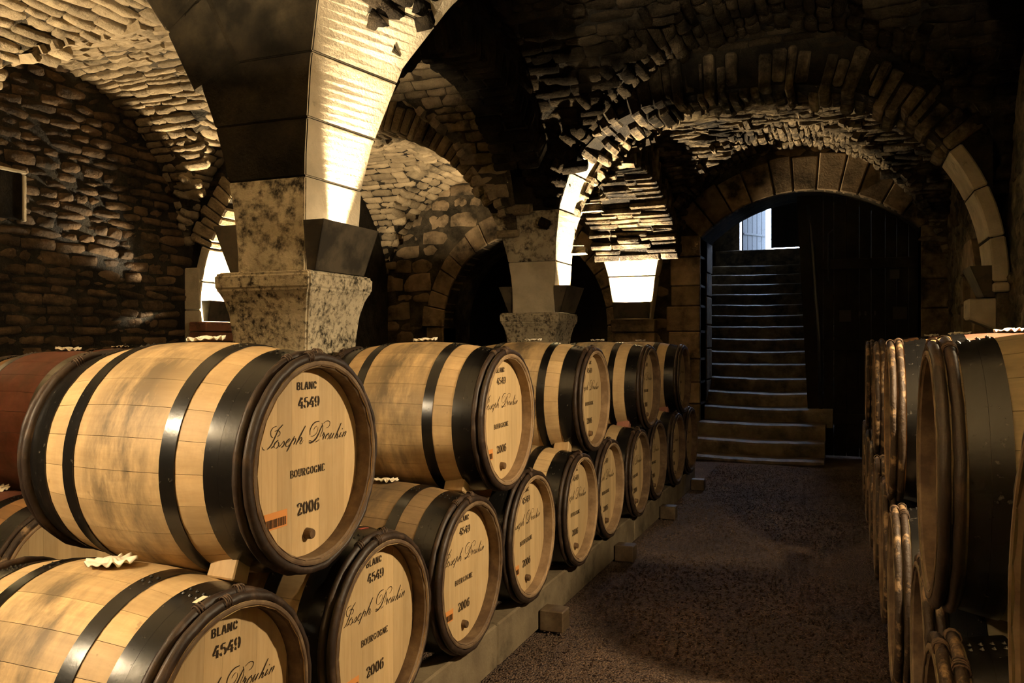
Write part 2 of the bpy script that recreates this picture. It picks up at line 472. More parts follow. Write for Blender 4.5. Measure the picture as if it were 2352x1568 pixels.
# ------------------------------------------------------------------ far wall with two openings
DCX, DHW, DSP, DRISE = -0.54, 1.325, 2.88, 0.55
DR = (DHW ** 2 + DRISE ** 2) / (2 * DRISE)
def door_top(x):
    u = x - DCX
    if abs(u) >= DHW: return None
    return DSP + DRISE - DR + math.sqrt(DR * DR - u * u)
ACX, AHW, ASP = -4.42, 1.28, 1.72
def arch_top(x):
    u = x - ACX
    if abs(u) >= AHW: return None
    return ASP + math.sqrt(AHW * AHW - u * u) * 1.05
def wall_strips(name, mat, x0, x1, y0, y1, ztop, fns, extra=()):
    xs = set([x0, x1])
    for cx, hw in ((DCX, DHW), (ACX, AHW)):
        for k in range(37):
            a = math.pi * k / 36
            xs.add(round(cx - hw * math.cos(a), 5))
    xs = sorted(x for x in xs if x0 <= x <= x1)
    b = MB()
    for a, c in zip(xs[:-1], xs[1:]):
        m = (a + c) / 2; zb0 = zb1 = 0.0
        for fn, sp in fns:
            if fn(m) is not None:
                zb0 = fn(a) or sp; zb1 = fn(c) or sp
        P = []
        for x, zb in ((a, zb0), (c, zb1)):
            for y in (y0, y1):
                for z in (zb, ztop): P.append((x, y, z))
        b.hexa(P)
    return b.build(name, mat)
wall_far = wall_strips('wall_far', M['mortar'], XL - 0.4, XR + 0.4, YF, YF + 0.9, 4.5, ((door_top, DSP), (arch_top, ASP)))
tag(wall_far, 'stone end wall with the arched doorways', None, None, 'structure')
# dark store behind the left arch
b = MB()
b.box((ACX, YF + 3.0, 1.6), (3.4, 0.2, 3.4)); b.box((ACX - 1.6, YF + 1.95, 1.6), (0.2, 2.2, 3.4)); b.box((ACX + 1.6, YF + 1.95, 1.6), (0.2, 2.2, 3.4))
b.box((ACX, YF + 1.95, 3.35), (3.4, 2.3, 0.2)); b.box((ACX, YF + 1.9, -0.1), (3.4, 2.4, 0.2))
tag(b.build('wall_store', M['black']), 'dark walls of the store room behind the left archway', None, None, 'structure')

# facing stones of the far wall
def ring_blocks(parent, cx, cz, rin, rout, a0, a1, n, y0, y1, mat, name, zscale=1.0, flip=False, jitter=0.02):
    k = 0
    angs = [a0 + (a1 - a0) * i / n for i in range(n + 1)]
    for i in range(1, n): angs[i] += random.uniform(-0.18, 0.18) * (a1 - a0) / n
    for i in range(n):
        A, B = angs[i] + 0.004, angs[i + 1] - 0.004
        ro = rout + random.uniform(-jitter, jitter) * 2
        yy = y0 - random.uniform(0, 0.02)
        b = MB(); P = []
        def pt(r, a, y): return (cx + r * math.cos(a), y, cz + r * math.sin(a) * zscale)
        S = 3
        for s in range(S + 1):
            a = A + (B - A) * s / S
            P.append([pt(rin, a, yy), pt(ro, a, yy), pt(rin, a, y1), pt(ro, a, y1)])
        base = 0
        for s in range(S + 1): b.v += P[s]
        for s in range(S):
            o, q = 4 * s, 4 * (s + 1)
            b.f += [(o, o + 1, q + 1, q), (o + 2, q + 2, q + 3, o + 3), (o, q, q + 2, o + 2), (o + 1, o + 3, q + 3, q + 1)]
        b.f += [(0, 2, 3, 1), (4 * S, 4 * S + 1, 4 * S + 3, 4 * S + 2)]
        b.build(name, mat, parent, bevel=0.012)
dc = DSP + DRISE - DR
da = math.acos(DHW / DR)
ring_blocks(wall_far, DCX, dc, DR, DR + 0.46, da, math.pi - da, 11, YF - 0.03, YF + 0.12, M['far'], 'voussoir')
ring_blocks(wall_far, ACX, ASP, AHW, AHW + 0.32, 0.0, math.pi, 17, YF - 0.04, YF + 0.3, M['far'], 'voussoir', 1.05)
# jamb blocks
def jamb(xa, xb, y0, y1, z0, z1, mat, parent, n, name='jamb_stone', proud=0.02):
    z = z0; hs = [random.uniform(0.8, 1.2) for _ in range(n)]
    t = sum(hs)
    for h in hs:
        hh = (z1 - z0) * h / t
        b = MB(); d = random.uniform(-0.05, 0.05)
        xa2 = xa + (d if xa < xb else d)
        P = [(x, y, zz) for x in (xa2, xb) for y in (y0 - random.uniform(0, proud), y1) for zz in (z + 0.005, z + hh - 0.005)]
        b.hexa(P); b.build(name, mat, parent, bevel=0.012)
        z += hh
jamb(DCX - DHW - 0.42, DCX - DHW, YF - 0.03, YF + 0.45, 0, DSP + 0.04, M['far'], wall_far, 9)
jamb(DCX - DHW - 0.02, DCX - DHW + 0.012, YF + 0.46, YF + 0.9, 0, DSP, M['far'], wall_far, 8)
jamb(DCX + DHW + 0.30, DCX + DHW, YF - 0.03, YF + 0.45, 0, DSP + 0.04, M['far'], wall_far, 9)
jamb(ACX - AHW - 0.3, ACX - AHW, YF - 0.04, YF + 0.4, 0, ASP, M['far'], wall_far, 6)
jamb(ACX + AHW + 0.3, ACX + AHW, YF - 0.04, YF + 0.4, 0, ASP, M['far'], wall_far, 6)
def far_inside(x, z):
    if DCX - DHW - 0.45 < x < DCX + DHW + 0.33 and z < DSP: return False
    if math.hypot(x - DCX, z - dc) < DR + 0.52 and abs(x - DCX) < DHW + 0.42: return False
    if z < ASP and abs(x - ACX) < AHW + 0.34: return False
    if math.hypot(x - ACX, (z - ASP) / 1.05) < AHW + 0.38: return False
    return XL < x < XR and z < 4.0
lay(wall_far, courses_plane((0, YF, 0), (1, 0, 0), (0, 0, 1), (0, -1, 0), XL, XR, 0.6, 4.0, far_inside, (0.16, 0.28), (0.25, 0.5), 0.08, 0.02, 0.012), 'far', 'wall_stone')

# ------------------------------------------------------------------ vault shells + stones
def ell(u, a):
    t = max(0.0, 1 - (u / a) ** 2)
    return ZS + RISE * math.sqrt(t)
def make_vault(ax, bi, matkey, label, stones=True, hr=(0.07, 0.12), lr=(0.16, 0.40), proud=0.035, rough=1.0, mortar='mortar', ins=0.10):
    x0, x1 = aisles[ax]; y0, y1 = bays_y[bi]
    x0 -= ins; x1 += ins; y0 -= ins; y1 += ins
    cx, cy, a, c = (x0 + x1) / 2, (y0 + y1) / 2, (x1 - x0) / 2, (y1 - y0) / 2
    n = 48; b = MB()
    us = [-math.cos(math.pi * i / n) for i in range(n + 1)]
    for j in range(n + 1):
        for i in range(n + 1):
            x = cx + a * us[i]; y = cy + c * us[j]
            z = max(ell(x - cx, a), ell(y - cy, c))
            b.v.append((x, y, z + 0.02 + random.uniform(-0.012, 0.012)))
    for j in range(n):
        for i in range(n):
            q = j * (n + 1) + i; b.f.append((q, q + n + 1, q + n + 2, q + 1))
    o = b.build('vault', M[mortar if stones else matkey])
    tag(o, label, None, None, 'structure')
    if not stones: return o
    out = []
    def web(cm, am, lo, hi, other, axis):
        # courses follow the ellipse in the (m,z) plane, stones run along the other axis
        ph = 0.03
        while ph < math.pi - 0.03:
            h = random.uniform(*hr)
            sp = math.hypot(am * math.sin(ph), RISE * math.cos(ph))
            dph = h / max(sp, 0.4)
            pm = ph + dph / 2
            mm = am * math.cos(pm); z = ZS + RISE * math.sin(pm)
            n2 = Vector((-math.cos(pm) / am, -math.sin(pm) / RISE)).normalized()
            t2 = Vector((-am * math.sin(pm), RISE * math.cos(pm))).normalized()
            y = lo - random.uniform(0, lr[1])
            while y < hi:
                l = random.uniform(*lr); yc = y + l / 2
                if lo - 0.05 < yc < hi + 0.05 and z >= other(yc) - 0.03:
                    pr = random.random() ** 1.5 * proud
                    d = 0.09
                    a1, a2, a3 = random.gauss(0, 0.03 * rough), random.gauss(0, 0.16 * rough), random.gauss(0, 0.06 * rough)
                    if axis == 'y':
                        e_l = Vector((0, 1, 0)); e_h = Vector((t2[0], 0, t2[1])); e_n = Vector((n2[0], 0, n2[1]))
                        p = Vector((cm + mm, yc, z))
                    else:
                        e_l = Vector((1, 0, 0)); e_h = Vector((0, t2[0], t2[1])); e_n = Vector((0, n2[0], n2[1]))
                        p = Vector((yc, cm + mm, z))
                    R = Matrix.Rotation(a1, 3, e_n) @ Matrix.Rotation(a2, 3, e_l) @ Matrix.Rotation(a3, 3, e_h)
                    p = p + e_n * (pr - d / 2)
                    out.append(frame_mat(p, R @ e_l, R @ e_h, R @ e_n, l - 0.014, h * random.uniform(0.8, 1.0), d))
                y += l
            ph += dph
    web(cx, a, y0 + 0.05, y1 - 0.05, lambda y: ell(y - cy, c), 'y')
    web(cy, c, x0 + 0.05, x1 - 0.05, lambda x: ell(x - cx, a), 'x')
    lay(o, out, matkey, 'vault_stone')
    return o
def plain_vault(y0, y1, label):
    b = MB(); n = 24; m = 30; cy, c = (y0 + y1) / 2, (y1 - y0) / 2
    for j in range(n + 1):
        y = cy - c * math.cos(math.pi * j / n)
        for i in range(m + 1):
            x = XL + (XR - XL) * i / m
            b.v.append((x, y, 3.98 + 0.33 * math.sqrt(max(0, 1 - ((y - cy) / c) ** 2)) + random.uniform(-0.02, 0.02)))
    for j in range(n):
        for i in range(m):
            q = j * (m + 1) + i; b.f.append((q, q + m + 1, q + m + 2, q + 1))
    tag(b.build('vault', M['vault_a']), label, None, None, 'structure')
plain_vault(-4.1, -0.30, 'rubble barrel vault behind the viewer')
plain_vault(-0.30, 3.246, 'rubble barrel vault above the viewer')
make_vault('left', 2, 'vault_l', 'lamp-lit rubble groin vault at upper left', True, (0.06, 0.12), (0.16, 0.42), 0.028, 0.55)
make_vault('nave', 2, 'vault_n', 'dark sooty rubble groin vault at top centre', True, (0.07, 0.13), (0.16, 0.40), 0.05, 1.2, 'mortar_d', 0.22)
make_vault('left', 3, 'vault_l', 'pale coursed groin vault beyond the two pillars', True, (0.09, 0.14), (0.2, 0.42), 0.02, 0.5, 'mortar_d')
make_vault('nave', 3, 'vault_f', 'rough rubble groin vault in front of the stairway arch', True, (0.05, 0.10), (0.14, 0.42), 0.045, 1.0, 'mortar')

# ------------------------------------------------------------------ left wall facing stones
def ellw(y, y0, y1):
    c = (y1 - y0) / 2
    return ell(y - (y0 + y1) / 2, c)
def lw_inside(y, z):
    y0, y1 = bays_y[2]
    if y0 - 0.05 < y < y1: return z < ellw(y, y0 - 0.1, y1 + 0.1) + 0.02
    y0, y1 = bays_y[3]
    if y0 < y < y1: return z < ellw(y, y0 - 0.1, y1 + 0.1)
    return False
lay(wall_left, courses_plane((XL, 0, 0), (0, 1, 0), (0, 0, 1), (1, 0, 0), 4.2, 7.0, 1.15, 4.1, lw_inside, (0.075, 0.12), (0.16, 0.36), 0.09, 0.028, 0.02, 0.014), 'brick', 'wall_stone')
b = MB()
b.hexa([(XL + p, y, z) for p in (0.0, 0.045) for y in (4.72, 5.02) for z in (2.55, 2.95)])
b.build('blocked_niche', M['sooty'], wall_left, bevel=0.01)
for c, d in (((XL + 0.03, 5.035, 2.74), (0.05, 0.03, 0.40)), ((XL + 0.03, 4.88, 2.965), (0.05, 0.34, 0.03))):
    b = MB(); b.box(c, d); b.build('niche_edging', M['pale'], wall_left, bevel=0.006)

# ------------------------------------------------------------------ arches
def arc_pts(a, spring, rise, n=60, e=2.0, left=None):
    pts = []; base = (spring, rise, e)
    for k in range(n + 1):
        t = math.pi * k / n
        cu, sv = math.cos(t), math.sin(t)
        spring, rise, e = left if (left and cu > 0) else base
        pts.append((-a * math.copysign(abs(cu) ** (2 / e), cu), spring + rise * abs(sv) ** (2 / e)))
    return pts
def make_arch(label, axis, center, a, d0, d1, spring, rise, mat, core_mat, e=2.0, ring=0.30, step=(0.07, 0.13), dress=None, dress_n=3, ulim=None, rough=0.02, faces=(), zmin=0.0, ring_d=0.11, flare=0.0, left=None):
    """axis 'x': spans in X at depth Y in d0..d1 ; axis 'y': spans in Y at depth X in d0..d1"""
    def P(u, z, d): return (center + u, d, z) if axis == 'x' else (d, center + u, z)
    pts = arc_pts(a, spring, rise, 80, e, left)
    b = MB()
    n = len(pts)
    lim = ulim if ulim else (-9, 9)
    sel = [p for p in pts if lim[0] <= p[0] <= lim[1] and p[1] >= zmin]
    for (u, z) in sel:
        b.v += [P(u, z + 0.03, d0 + 0.02), P(u, TOP, d0 + 0.02), P(u, z + 0.03, d1 - 0.02), P(u, TOP, d1 - 0.02)]
    for k in range(len(sel) - 1):
        o, q = 4 * k, 4 * k + 4
        b.f += [(o, o + 1, q + 1, q), (o + 2, q + 2, q + 3, o + 3), (o, q, q + 2, o + 2)]
    m = len(sel) - 1
    b.f += [(0, 2, 3, 1), (4 * m, 4 * m + 1, 4 * m + 3, 4 * m + 2)]
    core = b.build('arch', core_mat)
    tag(core, label, None, None, 'structure')
    # voussoirs by arc length
    fine = arc_pts(a, spring, rise, 400, e, left)
    L = [0.0]
    for k in range(400): L.append(L[-1] + math.hypot(fine[k + 1][0] - fine[k][0], fine[k + 1][1] - fine[k][1]))
    def at(s):
        k = min(399, max(0, int(np.searchsorted(L, s)) - 1))
        t = (s - L[k]) / max(1e-6, L[k + 1] - L[k])
        u = fine[k][0] + t * (fine[k + 1][0] - fine[k][0]); z = fine[k][1] + t * (fine[k + 1][1] - fine[k][1])
        tu, tz = fine[k + 1][0] - fine[k][0], fine[k + 1][1] - fine[k][1]
        ll = math.hypot(tu, tz)
        return u, z, -tz / ll, tu / ll    # outward normal (away from the opening)
    s = 0.0; S = L[-1]
    while s < S - 0.02:
        dressed = dress is not None and (s < dress[0] or s > S - dress[1])
        w = random.uniform(0.30, 0.42) if dressed else random.uniform(*step)
        e1 = min(S, s + w)
        if S - e1 < 0.04: e1 = S
        um, zm, _, _ = at((s + e1) / 2)
        if lim[0] <= um <= lim[1] and zm >= zmin:
            g = 0.004
            jit = lambda a: 0.0 if dressed else random.uniform(-a, a)
            o0 = 0.0 if dressed else random.uniform(-1.0, 0.5) * rough * 1.2
            fl = flare * max(0.0, um / a) ** 0.5
            da, db = d0 + o0 - fl * 0.4, d1 + jit(0.015) + fl
            cuts = [da, db]
            if not dressed and e1 - s < 0.2:
                cuts = [da, da + (db - da) * random.uniform(0.3, 0.7), db] if db - da < 0.6 else [da, da + (db - da) * random.uniform(0.2, 0.4), da + (db - da) * random.uniform(0.55, 0.8), db]
            for ca, cb in zip(cuts[:-1], cuts[1:]):
                rr = (ring_d if dressed else ring * random.uniform(0.75, 1.25))
                ind = jit(rough)
                bb = MB(); K = 3 if dressed else 1
                for q in range(K + 1):
                    u, z, nu, nz = at(s + g + (e1 - s - 2 * g) * q / K)
                    for d in (ca + 0.004, cb - 0.004):
                        i2 = ind + jit(rough * 0.4)
                        bb.v += [P(u + nu * i2, z + nz * i2, d), P(u + nu * rr, z + nz * rr, d + jit(0.012))]
                for q in range(K):
                    o, t = 4 * q, 4 * q + 4
                    bb.f += [(o, o + 1, t + 1, t), (o + 2, t + 2, t + 3, o + 3), (o, t, t + 2, o + 2), (o + 1, o + 3, t + 3, t + 1)]
                bb.f += [(0, 2, 3, 1), (4 * K, 4 * K + 1, 4 * K + 3, 4 * K + 2)]
                bb.build('voussoir', dress[2] if dressed else mat, core, bevel=0.012 if dressed else 0.016)
        s = e1
    # spandrel rubble
    for side, mk in faces:
        d = d0 if side < 0 else d1
        en = (0, side, 0) if axis == 'x' else (side, 0, 0)
        eu = (1, 0, 0) if axis == 'x' else (0, 1, 0)
        org = (center, d - side * 0.02, 0) if axis == 'x' else (d - side * 0.02, center, 0)
        def ins(u, z):
            if abs(u) > a + 0.05 or not (lim[0] <= u <= lim[1]): return False
            sp, ri, ee = left if (left and u < 0) else (spring, rise, e)
            v = max(0.0, 1 - (abs(u) / (a + ring + 0.02)) ** ee)
            return sp + (ri + ring + 0.02) * v ** (1 / ee) < z < 4.1 and z > zmin
        lay(core, courses_plane(org, eu, (0, 0, 1), en, -a - 0.1, a + 0.1, spring, 4.1, ins, (0.07, 0.12), (0.15, 0.34), 0.08, 0.03, 0.05), mk, 'spandrel_stone')
    return core
# transverse arches
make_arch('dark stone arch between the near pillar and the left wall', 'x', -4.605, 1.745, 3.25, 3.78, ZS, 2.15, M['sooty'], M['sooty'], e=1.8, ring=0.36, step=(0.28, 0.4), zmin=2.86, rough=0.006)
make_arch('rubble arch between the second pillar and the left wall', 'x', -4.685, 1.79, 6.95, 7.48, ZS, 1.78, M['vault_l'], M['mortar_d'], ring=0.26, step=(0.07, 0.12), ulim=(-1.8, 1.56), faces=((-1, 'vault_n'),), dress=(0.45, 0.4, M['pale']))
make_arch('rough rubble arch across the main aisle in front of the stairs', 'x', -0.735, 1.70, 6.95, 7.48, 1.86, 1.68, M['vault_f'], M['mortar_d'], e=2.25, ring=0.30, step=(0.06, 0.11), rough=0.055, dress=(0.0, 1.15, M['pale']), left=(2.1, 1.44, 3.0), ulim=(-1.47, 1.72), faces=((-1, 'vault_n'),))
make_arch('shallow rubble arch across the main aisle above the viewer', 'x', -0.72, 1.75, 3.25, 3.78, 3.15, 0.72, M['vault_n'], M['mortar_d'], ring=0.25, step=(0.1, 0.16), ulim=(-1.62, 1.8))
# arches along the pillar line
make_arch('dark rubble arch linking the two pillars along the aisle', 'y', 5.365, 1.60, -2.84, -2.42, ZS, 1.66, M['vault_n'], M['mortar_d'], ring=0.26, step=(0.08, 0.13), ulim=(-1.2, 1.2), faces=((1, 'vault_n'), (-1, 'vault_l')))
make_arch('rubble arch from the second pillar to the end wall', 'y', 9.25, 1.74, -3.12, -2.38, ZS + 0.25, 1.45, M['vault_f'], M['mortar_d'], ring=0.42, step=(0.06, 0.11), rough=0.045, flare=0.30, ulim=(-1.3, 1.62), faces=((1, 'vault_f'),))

# ------------------------------------------------------------------ pillars
def loft(name, rings, mat, parent, bevel=0.0):
    """rings: list of 4-corner loops bottom to top"""
    b = MB()
    for r in rings: b.v += [tuple(p) for p in r]
    k = len(rings[0])
    for i in range(len(rings) - 1):
        for j in range(k):
            l = (j + 1) % k
            b.f.append((i * k + j, i * k + l, (i + 1) * k + l, (i + 1) * k + j))
    b.f.append(tuple(range(k))[::-1]); b.f.append(tuple((len(rings) - 1) * k + j for j in range(k)))
    me = b.mesh(name)
    if bevel:
        bm = bmesh.new(); bm.from_mesh(me); bmesh.ops.recalc_face_normals(bm, faces=bm.faces[:])
        ed = [e for e in bm.edges if len(e.link_faces) == 2 and e.calc_face_angle(0) > 0.5]
        bmesh.ops.bevel(bm, geom=ed, offset=bevel, segments=2, affect='EDGES', clamp_overlap=True)
        bm.to_mesh(me); bm.free()
    return link(name, me, parent, mat)
def rect(x0, x1, y0, y1, z): return [(x0, y0, z), (x1, y0, z), (x1, y1, z), (x0, y1, z)]
def interp(tab, z):
    for (z0, v0), (z1, v1) in zip(tab[:-1], tab[1:]):
        if z <= z1: return v0 + (v1 - v0) * max(0, (z - z0)) / (z1 - z0)
    return tab[-1][1]
def make_pillar(label, arch_e, dx, dy, zcap, zs_list, mats_courses, cap_mat, nr_tab, d_tab, pale_to, cap_h=0.42):
    root = empty('pillar', (-2.63 + dx, 3.5 + dy, 0))
    tag(root, label, 'pillar')
    inv = Matrix.Translation((2.63 - dx, -3.5 - dy, 0))
    XLf, XRf, YF0, YB0 = -2.81, -2.41, 3.275, 3.72
    def T(pts): return [(p[0] + 2.63, p[1] - 3.5, p[2]) for p in pts]
    # base and lower shaft
    loft('base', [T(rect(-2.92, -2.34, 3.22, 3.78, 0.0)), T(rect(-2.92, -2.34, 3.22, 3.78, 0.22)), T(rect(-2.86, -2.40, 3.28, 3.72, 0.30))], cap_mat, root, 0.015)
    loft('lower_shaft', [T(rect(-2.85, -2.42, 3.30, 3.71, 0.28)), T(rect(-2.85, -2.42, 3.30, 3.71, zcap - cap_h))], cap_mat, root, 0.02)
    z0 = zcap - cap_h
    prof = [(0.0, 0.02), (0.25, 0.024), (0.5, 0.036), (0.68, 0.055), (0.76, 0.07), (0.80, 0.082), (0.97, 0.085), (1.0, 0.07)]
    loft('capital', [T(rect(-2.84 - e, -2.435 + e, 3.315 - e, 3.705 + e, z0 + cap_h * t)) for t, e in prof], cap_mat, root, 0.012)
    v = lambda z: min(0.97, max(0.0, (z - 1.84) / 1.75))
    def ring(z):
        dl = 1.75 * (1 - math.sqrt(1 - v(z) ** 2)) if arch_e == 2 else 1.745 * (1 - (1 - min(0.98, max(0, z - 1.84) / 2.15) ** 1.8) ** (1 / 1.8))
        xl = XLf - dl
        d = interp(d_tab, z); nr = interp(nr_tab, z)
        return T([(xl, YF0 - 0.0, z), (XRf + nr, YF0, z), (XRf + d, YB0 + d, z), (xl - 0.02, YB0 + d * 0.5, z)])
    # shaft above the capital, then flaring springer courses
    prev = zcap - 0.01
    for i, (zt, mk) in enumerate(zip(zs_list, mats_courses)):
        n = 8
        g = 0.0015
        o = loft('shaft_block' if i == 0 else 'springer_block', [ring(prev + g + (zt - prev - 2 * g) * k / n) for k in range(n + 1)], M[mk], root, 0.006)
        if zt <= pale_to:      # the aisle face takes the paler dressed stone
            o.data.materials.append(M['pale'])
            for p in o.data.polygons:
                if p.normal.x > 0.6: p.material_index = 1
        prev = zt
    return root
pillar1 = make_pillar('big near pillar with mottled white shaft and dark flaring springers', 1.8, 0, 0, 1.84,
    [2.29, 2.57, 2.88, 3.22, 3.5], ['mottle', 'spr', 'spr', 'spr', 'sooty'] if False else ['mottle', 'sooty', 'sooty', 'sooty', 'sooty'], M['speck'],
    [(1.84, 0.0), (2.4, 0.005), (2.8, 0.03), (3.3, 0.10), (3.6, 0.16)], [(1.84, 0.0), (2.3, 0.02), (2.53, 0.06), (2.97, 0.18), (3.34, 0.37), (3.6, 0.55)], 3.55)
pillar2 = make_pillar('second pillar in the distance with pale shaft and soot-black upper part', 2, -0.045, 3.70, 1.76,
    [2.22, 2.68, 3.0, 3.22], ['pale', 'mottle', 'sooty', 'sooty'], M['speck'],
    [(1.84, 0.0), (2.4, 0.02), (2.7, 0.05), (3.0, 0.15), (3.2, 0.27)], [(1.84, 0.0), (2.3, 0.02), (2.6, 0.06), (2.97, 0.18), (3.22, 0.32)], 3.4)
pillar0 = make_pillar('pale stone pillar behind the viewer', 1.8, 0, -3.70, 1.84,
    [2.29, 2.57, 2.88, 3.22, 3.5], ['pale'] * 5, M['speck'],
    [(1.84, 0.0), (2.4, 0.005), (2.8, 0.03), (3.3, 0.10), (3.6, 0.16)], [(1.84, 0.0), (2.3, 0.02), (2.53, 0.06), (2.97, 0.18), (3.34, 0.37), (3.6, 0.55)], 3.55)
# wall piers carrying the arches
def pier(label, x0, x1, y0, y1, zt, mat, blocks=4):
    root = empty('wall_pier', ((x0 + x1) / 2, (y0 + y1) / 2, 0)); tag(root, label, None, None, 'structure')
    z = 0.0
    hs = [zt / blocks] * blocks
    for h in hs:
        b = MB(); b.box((0, 0, z + h / 2), (x1 - x0, y1 - y0, h - 0.008)); b.build('pier_stone', mat, root, bevel=0.012); z += h
    return root
pier('stone pier on the left wall behind the near pillar', XL - 0.05, -6.475, 6.95, 7.48, 2.30, M['pale'], 5)
pier('stone pier on the left wall beside the viewer', XL - 0.05, -6.36, 3.03, 3.78, 3.0, M['pale'], 6)
pier('stone pier on the left wall behind the viewer', XL - 0.05, -6.36, -0.45, 0.09, 3.0, M['pale'], 6)
pier('slim wall pier on the right wall', 0.99, XR + 0.05, 6.95, 7.48, 1.86, M['right'], 4)
pier('wall pier on the right wall beside the viewer', 1.04, XR + 0.05, 3.03, 3.78, 3.1, M['pale'], 6)
pier('wall pier on the right wall behind the viewer', 1.04, XR + 0.05, -0.45, 0.09, 3.1, M['pale'], 6)
# corbel springer on the far wall under the lamp
root = empty('corbel_pier', (-2.746, YF, 0)); tag(root, 'pale flaring corbel stones on the end wall above the lamp', 'corbel')
def cor(z0, z1, h0, h1, y0, y1, mat):
    b = MB()
    P = []
    b.v = [(-h0, -y0, z0), (h0, -y0, z0), (h0, 0.05, z0), (-h0, 0.05, z0), (-h1, -y1, z1), (h1, -y1, z1), (h1, 0.05, z1), (-h1, 0.05, z1)]
    b.f = [(3, 2, 1, 0), (4, 5, 6, 7), (0, 1, 5, 4), (1, 2, 6, 5), (2, 3, 7, 6), (3, 0, 4, 7)]
    b.build('corbel_stone', mat, root, bevel=0.01)
cor(0.0, 1.62, 0.30, 0.30, 0.16, 0.16, M['far'])
cor(1.63, 1.80, 0.30, 0.30, 0.20, 0.20, M['far'])
cor(1.805, 2.38, 0.245, 0.33, 0.18, 0.24, M['pale'])
cor(2.385, 2.75, 0.33, 0.42, 0.24, 0.33, M['pale'])

# ------------------------------------------------------------------ wall lamps
def sconce(label, loc, rz, wb, wt, pb, pt, h, power, spot=None, lift=0.72):
    """tapered sheet-iron box open at the top; local +X points away from the wall, Y along it"""
    root = empty('wall_lamp', loc, rz); tag(root, label, 'lamp', 'box uplights on the piers')
    t = 0.006
    b = MB()
    def quad(a, c, d, e, n):   # sheet of thickness t
        n = Vector(n) * t
        P = [Vector(a), Vector(c), Vector(d), Vector(e)]
        vs = P + [p - n for p in P]
        b.add(vs, [(0, 1, 2, 3), (7, 6, 5, 4), (0, 4, 5, 1), (1, 5, 6, 2), (2, 6, 7, 3), (3, 7, 4, 0)])
    A = [(pb, -wb / 2, 0), (pb, wb / 2, 0), (pt, wt / 2, h), (pt, -wt / 2, h)]
    quad(*A, (1, 0, 0)); b.build('front_panel', M['iron'], root)
    b = MB(); quad((0, -wb / 2, 0), (pb, -wb / 2, 0), (pt, -wt / 2, h), (0, -wt / 2, h), (0, -1, 0)); b.build('side_panel', M['iron'], root)
    b = MB(); quad((pb, wb / 2, 0), (0, wb / 2, 0), (0, wt / 2, h), (pt, wt / 2, h), (0, 1, 0)); b.build('side_panel', M['iron'], root)
    b = MB(); b.box((pb / 2, 0, 0.004), (pb, wb, 0.008)); b.build('bottom_panel', M['iron'], root)
    b = MB(); b.tube([(pb * 0.55 + 0.01, -0.06, h * 0.45), (pb * 0.55 + 0.01, 0.06, h * 0.45)], 0.008, 8)
    bulb = b.build('bulb', M['bulb'] if power > 0 else M['cloth'], root, smooth=True)
    if power > 0:
        ld = bpy.data.lights.new('lamp_light', 'SPOT' if spot else 'POINT'); ld.energy = power; ld.color = LAMP_COL; ld.shadow_soft_size = 0.016
        lo = bpy.data.objects.new('lamp_light', ld); COL.objects.link(lo); lo.parent = root
        lo.location = ((pb + (pt - pb) * min(1, lift)) * 0.55, 0, h * lift)
        if spot:
            ld.spot_size = math.radians(spot[0]); ld.spot_blend = spot[1]
            dv = Vector((-math.tan(math.radians(spot[2])), math.tan(math.radians(spot[3])), 1.0))
            lo.rotation_euler = dv.to_track_quat('-Z', 'Y').to_euler()
    return root
PW = 55.0
sconce('box uplight on the aisle face of the big near pillar', (-2.405, 3.50, 1.842), 0, 0.43, 0.49, 0.045, 0.115, 0.235, PW * 6, (42, 1.0, 2, 8), 0.3)
sconce('box uplight on the left face of the big near pillar', (-2.82, 3.48, 1.842), math.pi, 0.38, 0.42, 0.05, 0.14, 0.235, PW * 2.1, (140, 0.8, 0, 0), 0.5)
sconce('box uplight on the left wall pier behind the near pillar', (-6.47, 7.2, 1.72), 0, 0.40, 0.46, 0.06, 0.13, 0.22, PW * 2)
sconce('box uplight on the aisle face of the second pillar', (-2.45, 7.20, 1.765), 0, 0.43, 0.49, 0.05, 0.13, 0.235, PW * 8, (84, 1.0, 0, 9), 0.35)
sconce('unlit box lamp on the left face of the second pillar', (-2.86, 7.20, 1.765), math.pi, 0.36, 0.42, 0.05, 0.14, 0.235, 0)
sconce('box uplight on the corbel of the end wall', (-2.746, YF - 0.19, 1.81), -math.pi / 2, 0.47, 0.49, 0.07, 0.14, 0.22, PW * 4, (150, 0.8, 0, 0), 0.6)
sconce('unlit box lamp on the right wall beyond the barrels', (0.985, 7.2, 1.83), math.pi, 0.36, 0.46, 0.07, 0.17, 0.23, 0)
